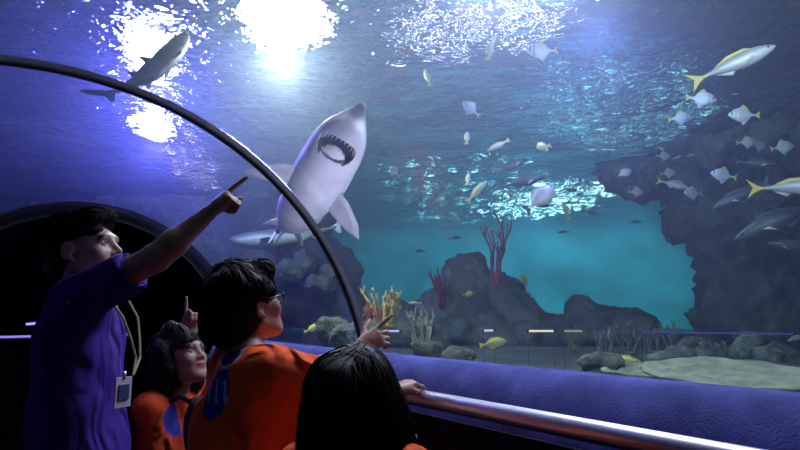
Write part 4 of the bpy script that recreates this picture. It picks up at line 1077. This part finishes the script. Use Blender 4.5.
# ---------------------------------------------------------------- the girl looking up
def girl():
    hc = U(181,357,2.3); root = empty('person', (hc.x-.02, hc.y, 0), 'girl with curly black hair in an orange t-shirt looking up beside the man', 'person')
    M = frame(hc, (.86,-.36,.30)); s = .90; f = Vector((.95,-.30,0)).normalized(); r = Vector((f.y,-f.x,0))
    nb = U(176,393,2.33); rs = nb+r*.13+Vector((0,0,-.045)); ls = nb-r*.13+Vector((0,0,-.035))
    el2, wr2 = U(183,384,2.62), U(191,333,2.55)
    H = Field((nb.x-.22, 2.05, .62), (hc.x+.20, 2.75, U(191,300,2.55).z+.03), .0045)
    add_head(H, M, s, True); H.cap(nb, M @ Vector((0,-.02,-.07)), .045, .042, .03); H.cap(rs, ls, .038, .038, .03); H.ell(nb+Vector((0,0,-.15)), (.09,.10,.15), None, .04)
    H.cap(nb+Vector((0,0,-.15)), (nb.x,nb.y,.66), .08, .08, .04)
    H.cap(ls, el2, .038, .031, .02); H.cap(el2, wr2, .031, .021, .02)
    add_hand(H, wr2, (.06,-.05,1), (-.4,.9,0), .86, (STRAIGHT, FIST, FIST, FIST), (.3,.7), 1)
    el, wr = Vector((rs.x+.03, rs.y-.02, rs.z-.20)), Vector((rs.x+.16, rs.y-.0, rs.z-.16)); H.cap(rs, el, .038, .031, .02); H.cap(el, wr, .03, .021, .02)
    add_hand(H, wr, (1,.3,.3), (0,-.5,.8), .84, (SOFT,)*4, (.5,.3), 1)
    finish(root, H, M, s, (.40,.25,.19)); add_eyes(root, M, s)
    T = Field((nb.x-.26, 1.95, .52), (nb.x+.28, 2.75, nb.z+.07), .0085); Rz = Matrix((r, f, Vector((0,0,1)))).transposed()
    T.cap(rs, ls, .056, .056, .04); T.ell(nb+Vector((0,0,-.16)), (.15,.11,.16), Rz, .05); T.ell(nb+Vector((0,0,-.36)), (.155,.125,.22), Rz, .05)
    T.cap(rs, rs.lerp(el, .6), .056, .056, .04); T.cap(ls, ls.lerp(el2, .5), .054, .054, .04); T.wobble(.008, 18, 4)
    T.cap(nb+Vector((0,0,.03)), hc, .05, .06, .006, 'sub')
    pc = U(174,420,2.15)
    def colf(V):
        C = np.tile(np.array((.62,.075,.02)), (len(V), 1)); L_ = V-np.array(pc)
        q = (L_[:,1] < .08) & ((L_[:,0]/.045)**2+(L_[:,2]/.07)**2 < 1); C[q] = (.04,.05,.30); return C
    T.build('t_shirt', M_shirt, root, colf)
    Hh = Field(hc-Vector((.2,.2,.24)), hc+Vector((.2,.2,.18)), .006); Rm = M.to_3x3()
    def E(c, q, k=.03, op='add'): Hh.ell(M @ (Vector(c)*s), [a*s for a in q], Rm, k*s, op)
    E((0,-.030,.045), (.096,.110,.092)); E((0,-.075,-.04), (.108,.080,.11)); E((.0,-.085,-.11), (.105,.06,.075), .03)
    E((.075,-.035,-.06), (.036,.05,.085)); E((-.075,-.035,-.06), (.036,.05,.085)); E((0,.118,-.03), (.082,.066,.098), .012, 'sub')
    Hh.wobble(.010, 52, 8); hb = Hh.build('hair', M_hair, root)
    cen = M @ Vector((0,-.03,.12))
    hair_strands(hb, 700, .07, lambda p: (Vector(((p-cen).x*3+.6*math.sin(p.z*90), (p-cen).y*3+.6*math.cos(p.z*70), -.5))), M_hair, root, 4, .0018, .0025, None, .009)
    legs(root, (nb.x, nb.y, 0), (f.x,f.y), .08, .64, 0, .8)
    # dark bag between the girl and the boy
    bc = U(199,428,2.06); Bf = Field(bc-Vector((.14,.14,.16)), bc+Vector((.14,.14,.20)), .008)
    bag = empty('shoulder_bag', bc, 'black shoulder bag held between the girl and the boy', 'bag')
    Bf.ell(bc, (.052,.062,.105), None, .02); Bf.ell(bc+Vector((.01,-.03,-.02)), (.038,.045,.06), None, .02); Bf.wobble(.006, 30, 2)
    child_world(Bf.build('pouch', pbr('bag_cloth', (.012,.012,.022), .7, bump=.4, bscale=60)), bag)
    m = MB(); m.tube([bc+Vector((-.02,.03,.09)), U(190,402,2.14), U(180,396,2.17), U(170,402,2.17)], .010, 8); child_world(m.build('strap', M_rubber), bag)
def reroot(root):
    """children were modelled in world space: keep them where they are"""
    bpy.context.view_layer.update()
    for ch in root.children:
        if ch.matrix_parent_inverse == Matrix.Identity(4) and ch.name.split('.')[0] != 'eye':
            ch.matrix_parent_inverse = root.matrix_world.inverted()
man(); boy(); front_child(); girl()
for o in list(bpy.data.objects):
    if o.name.split('.')[0] == 'person': reroot(o)
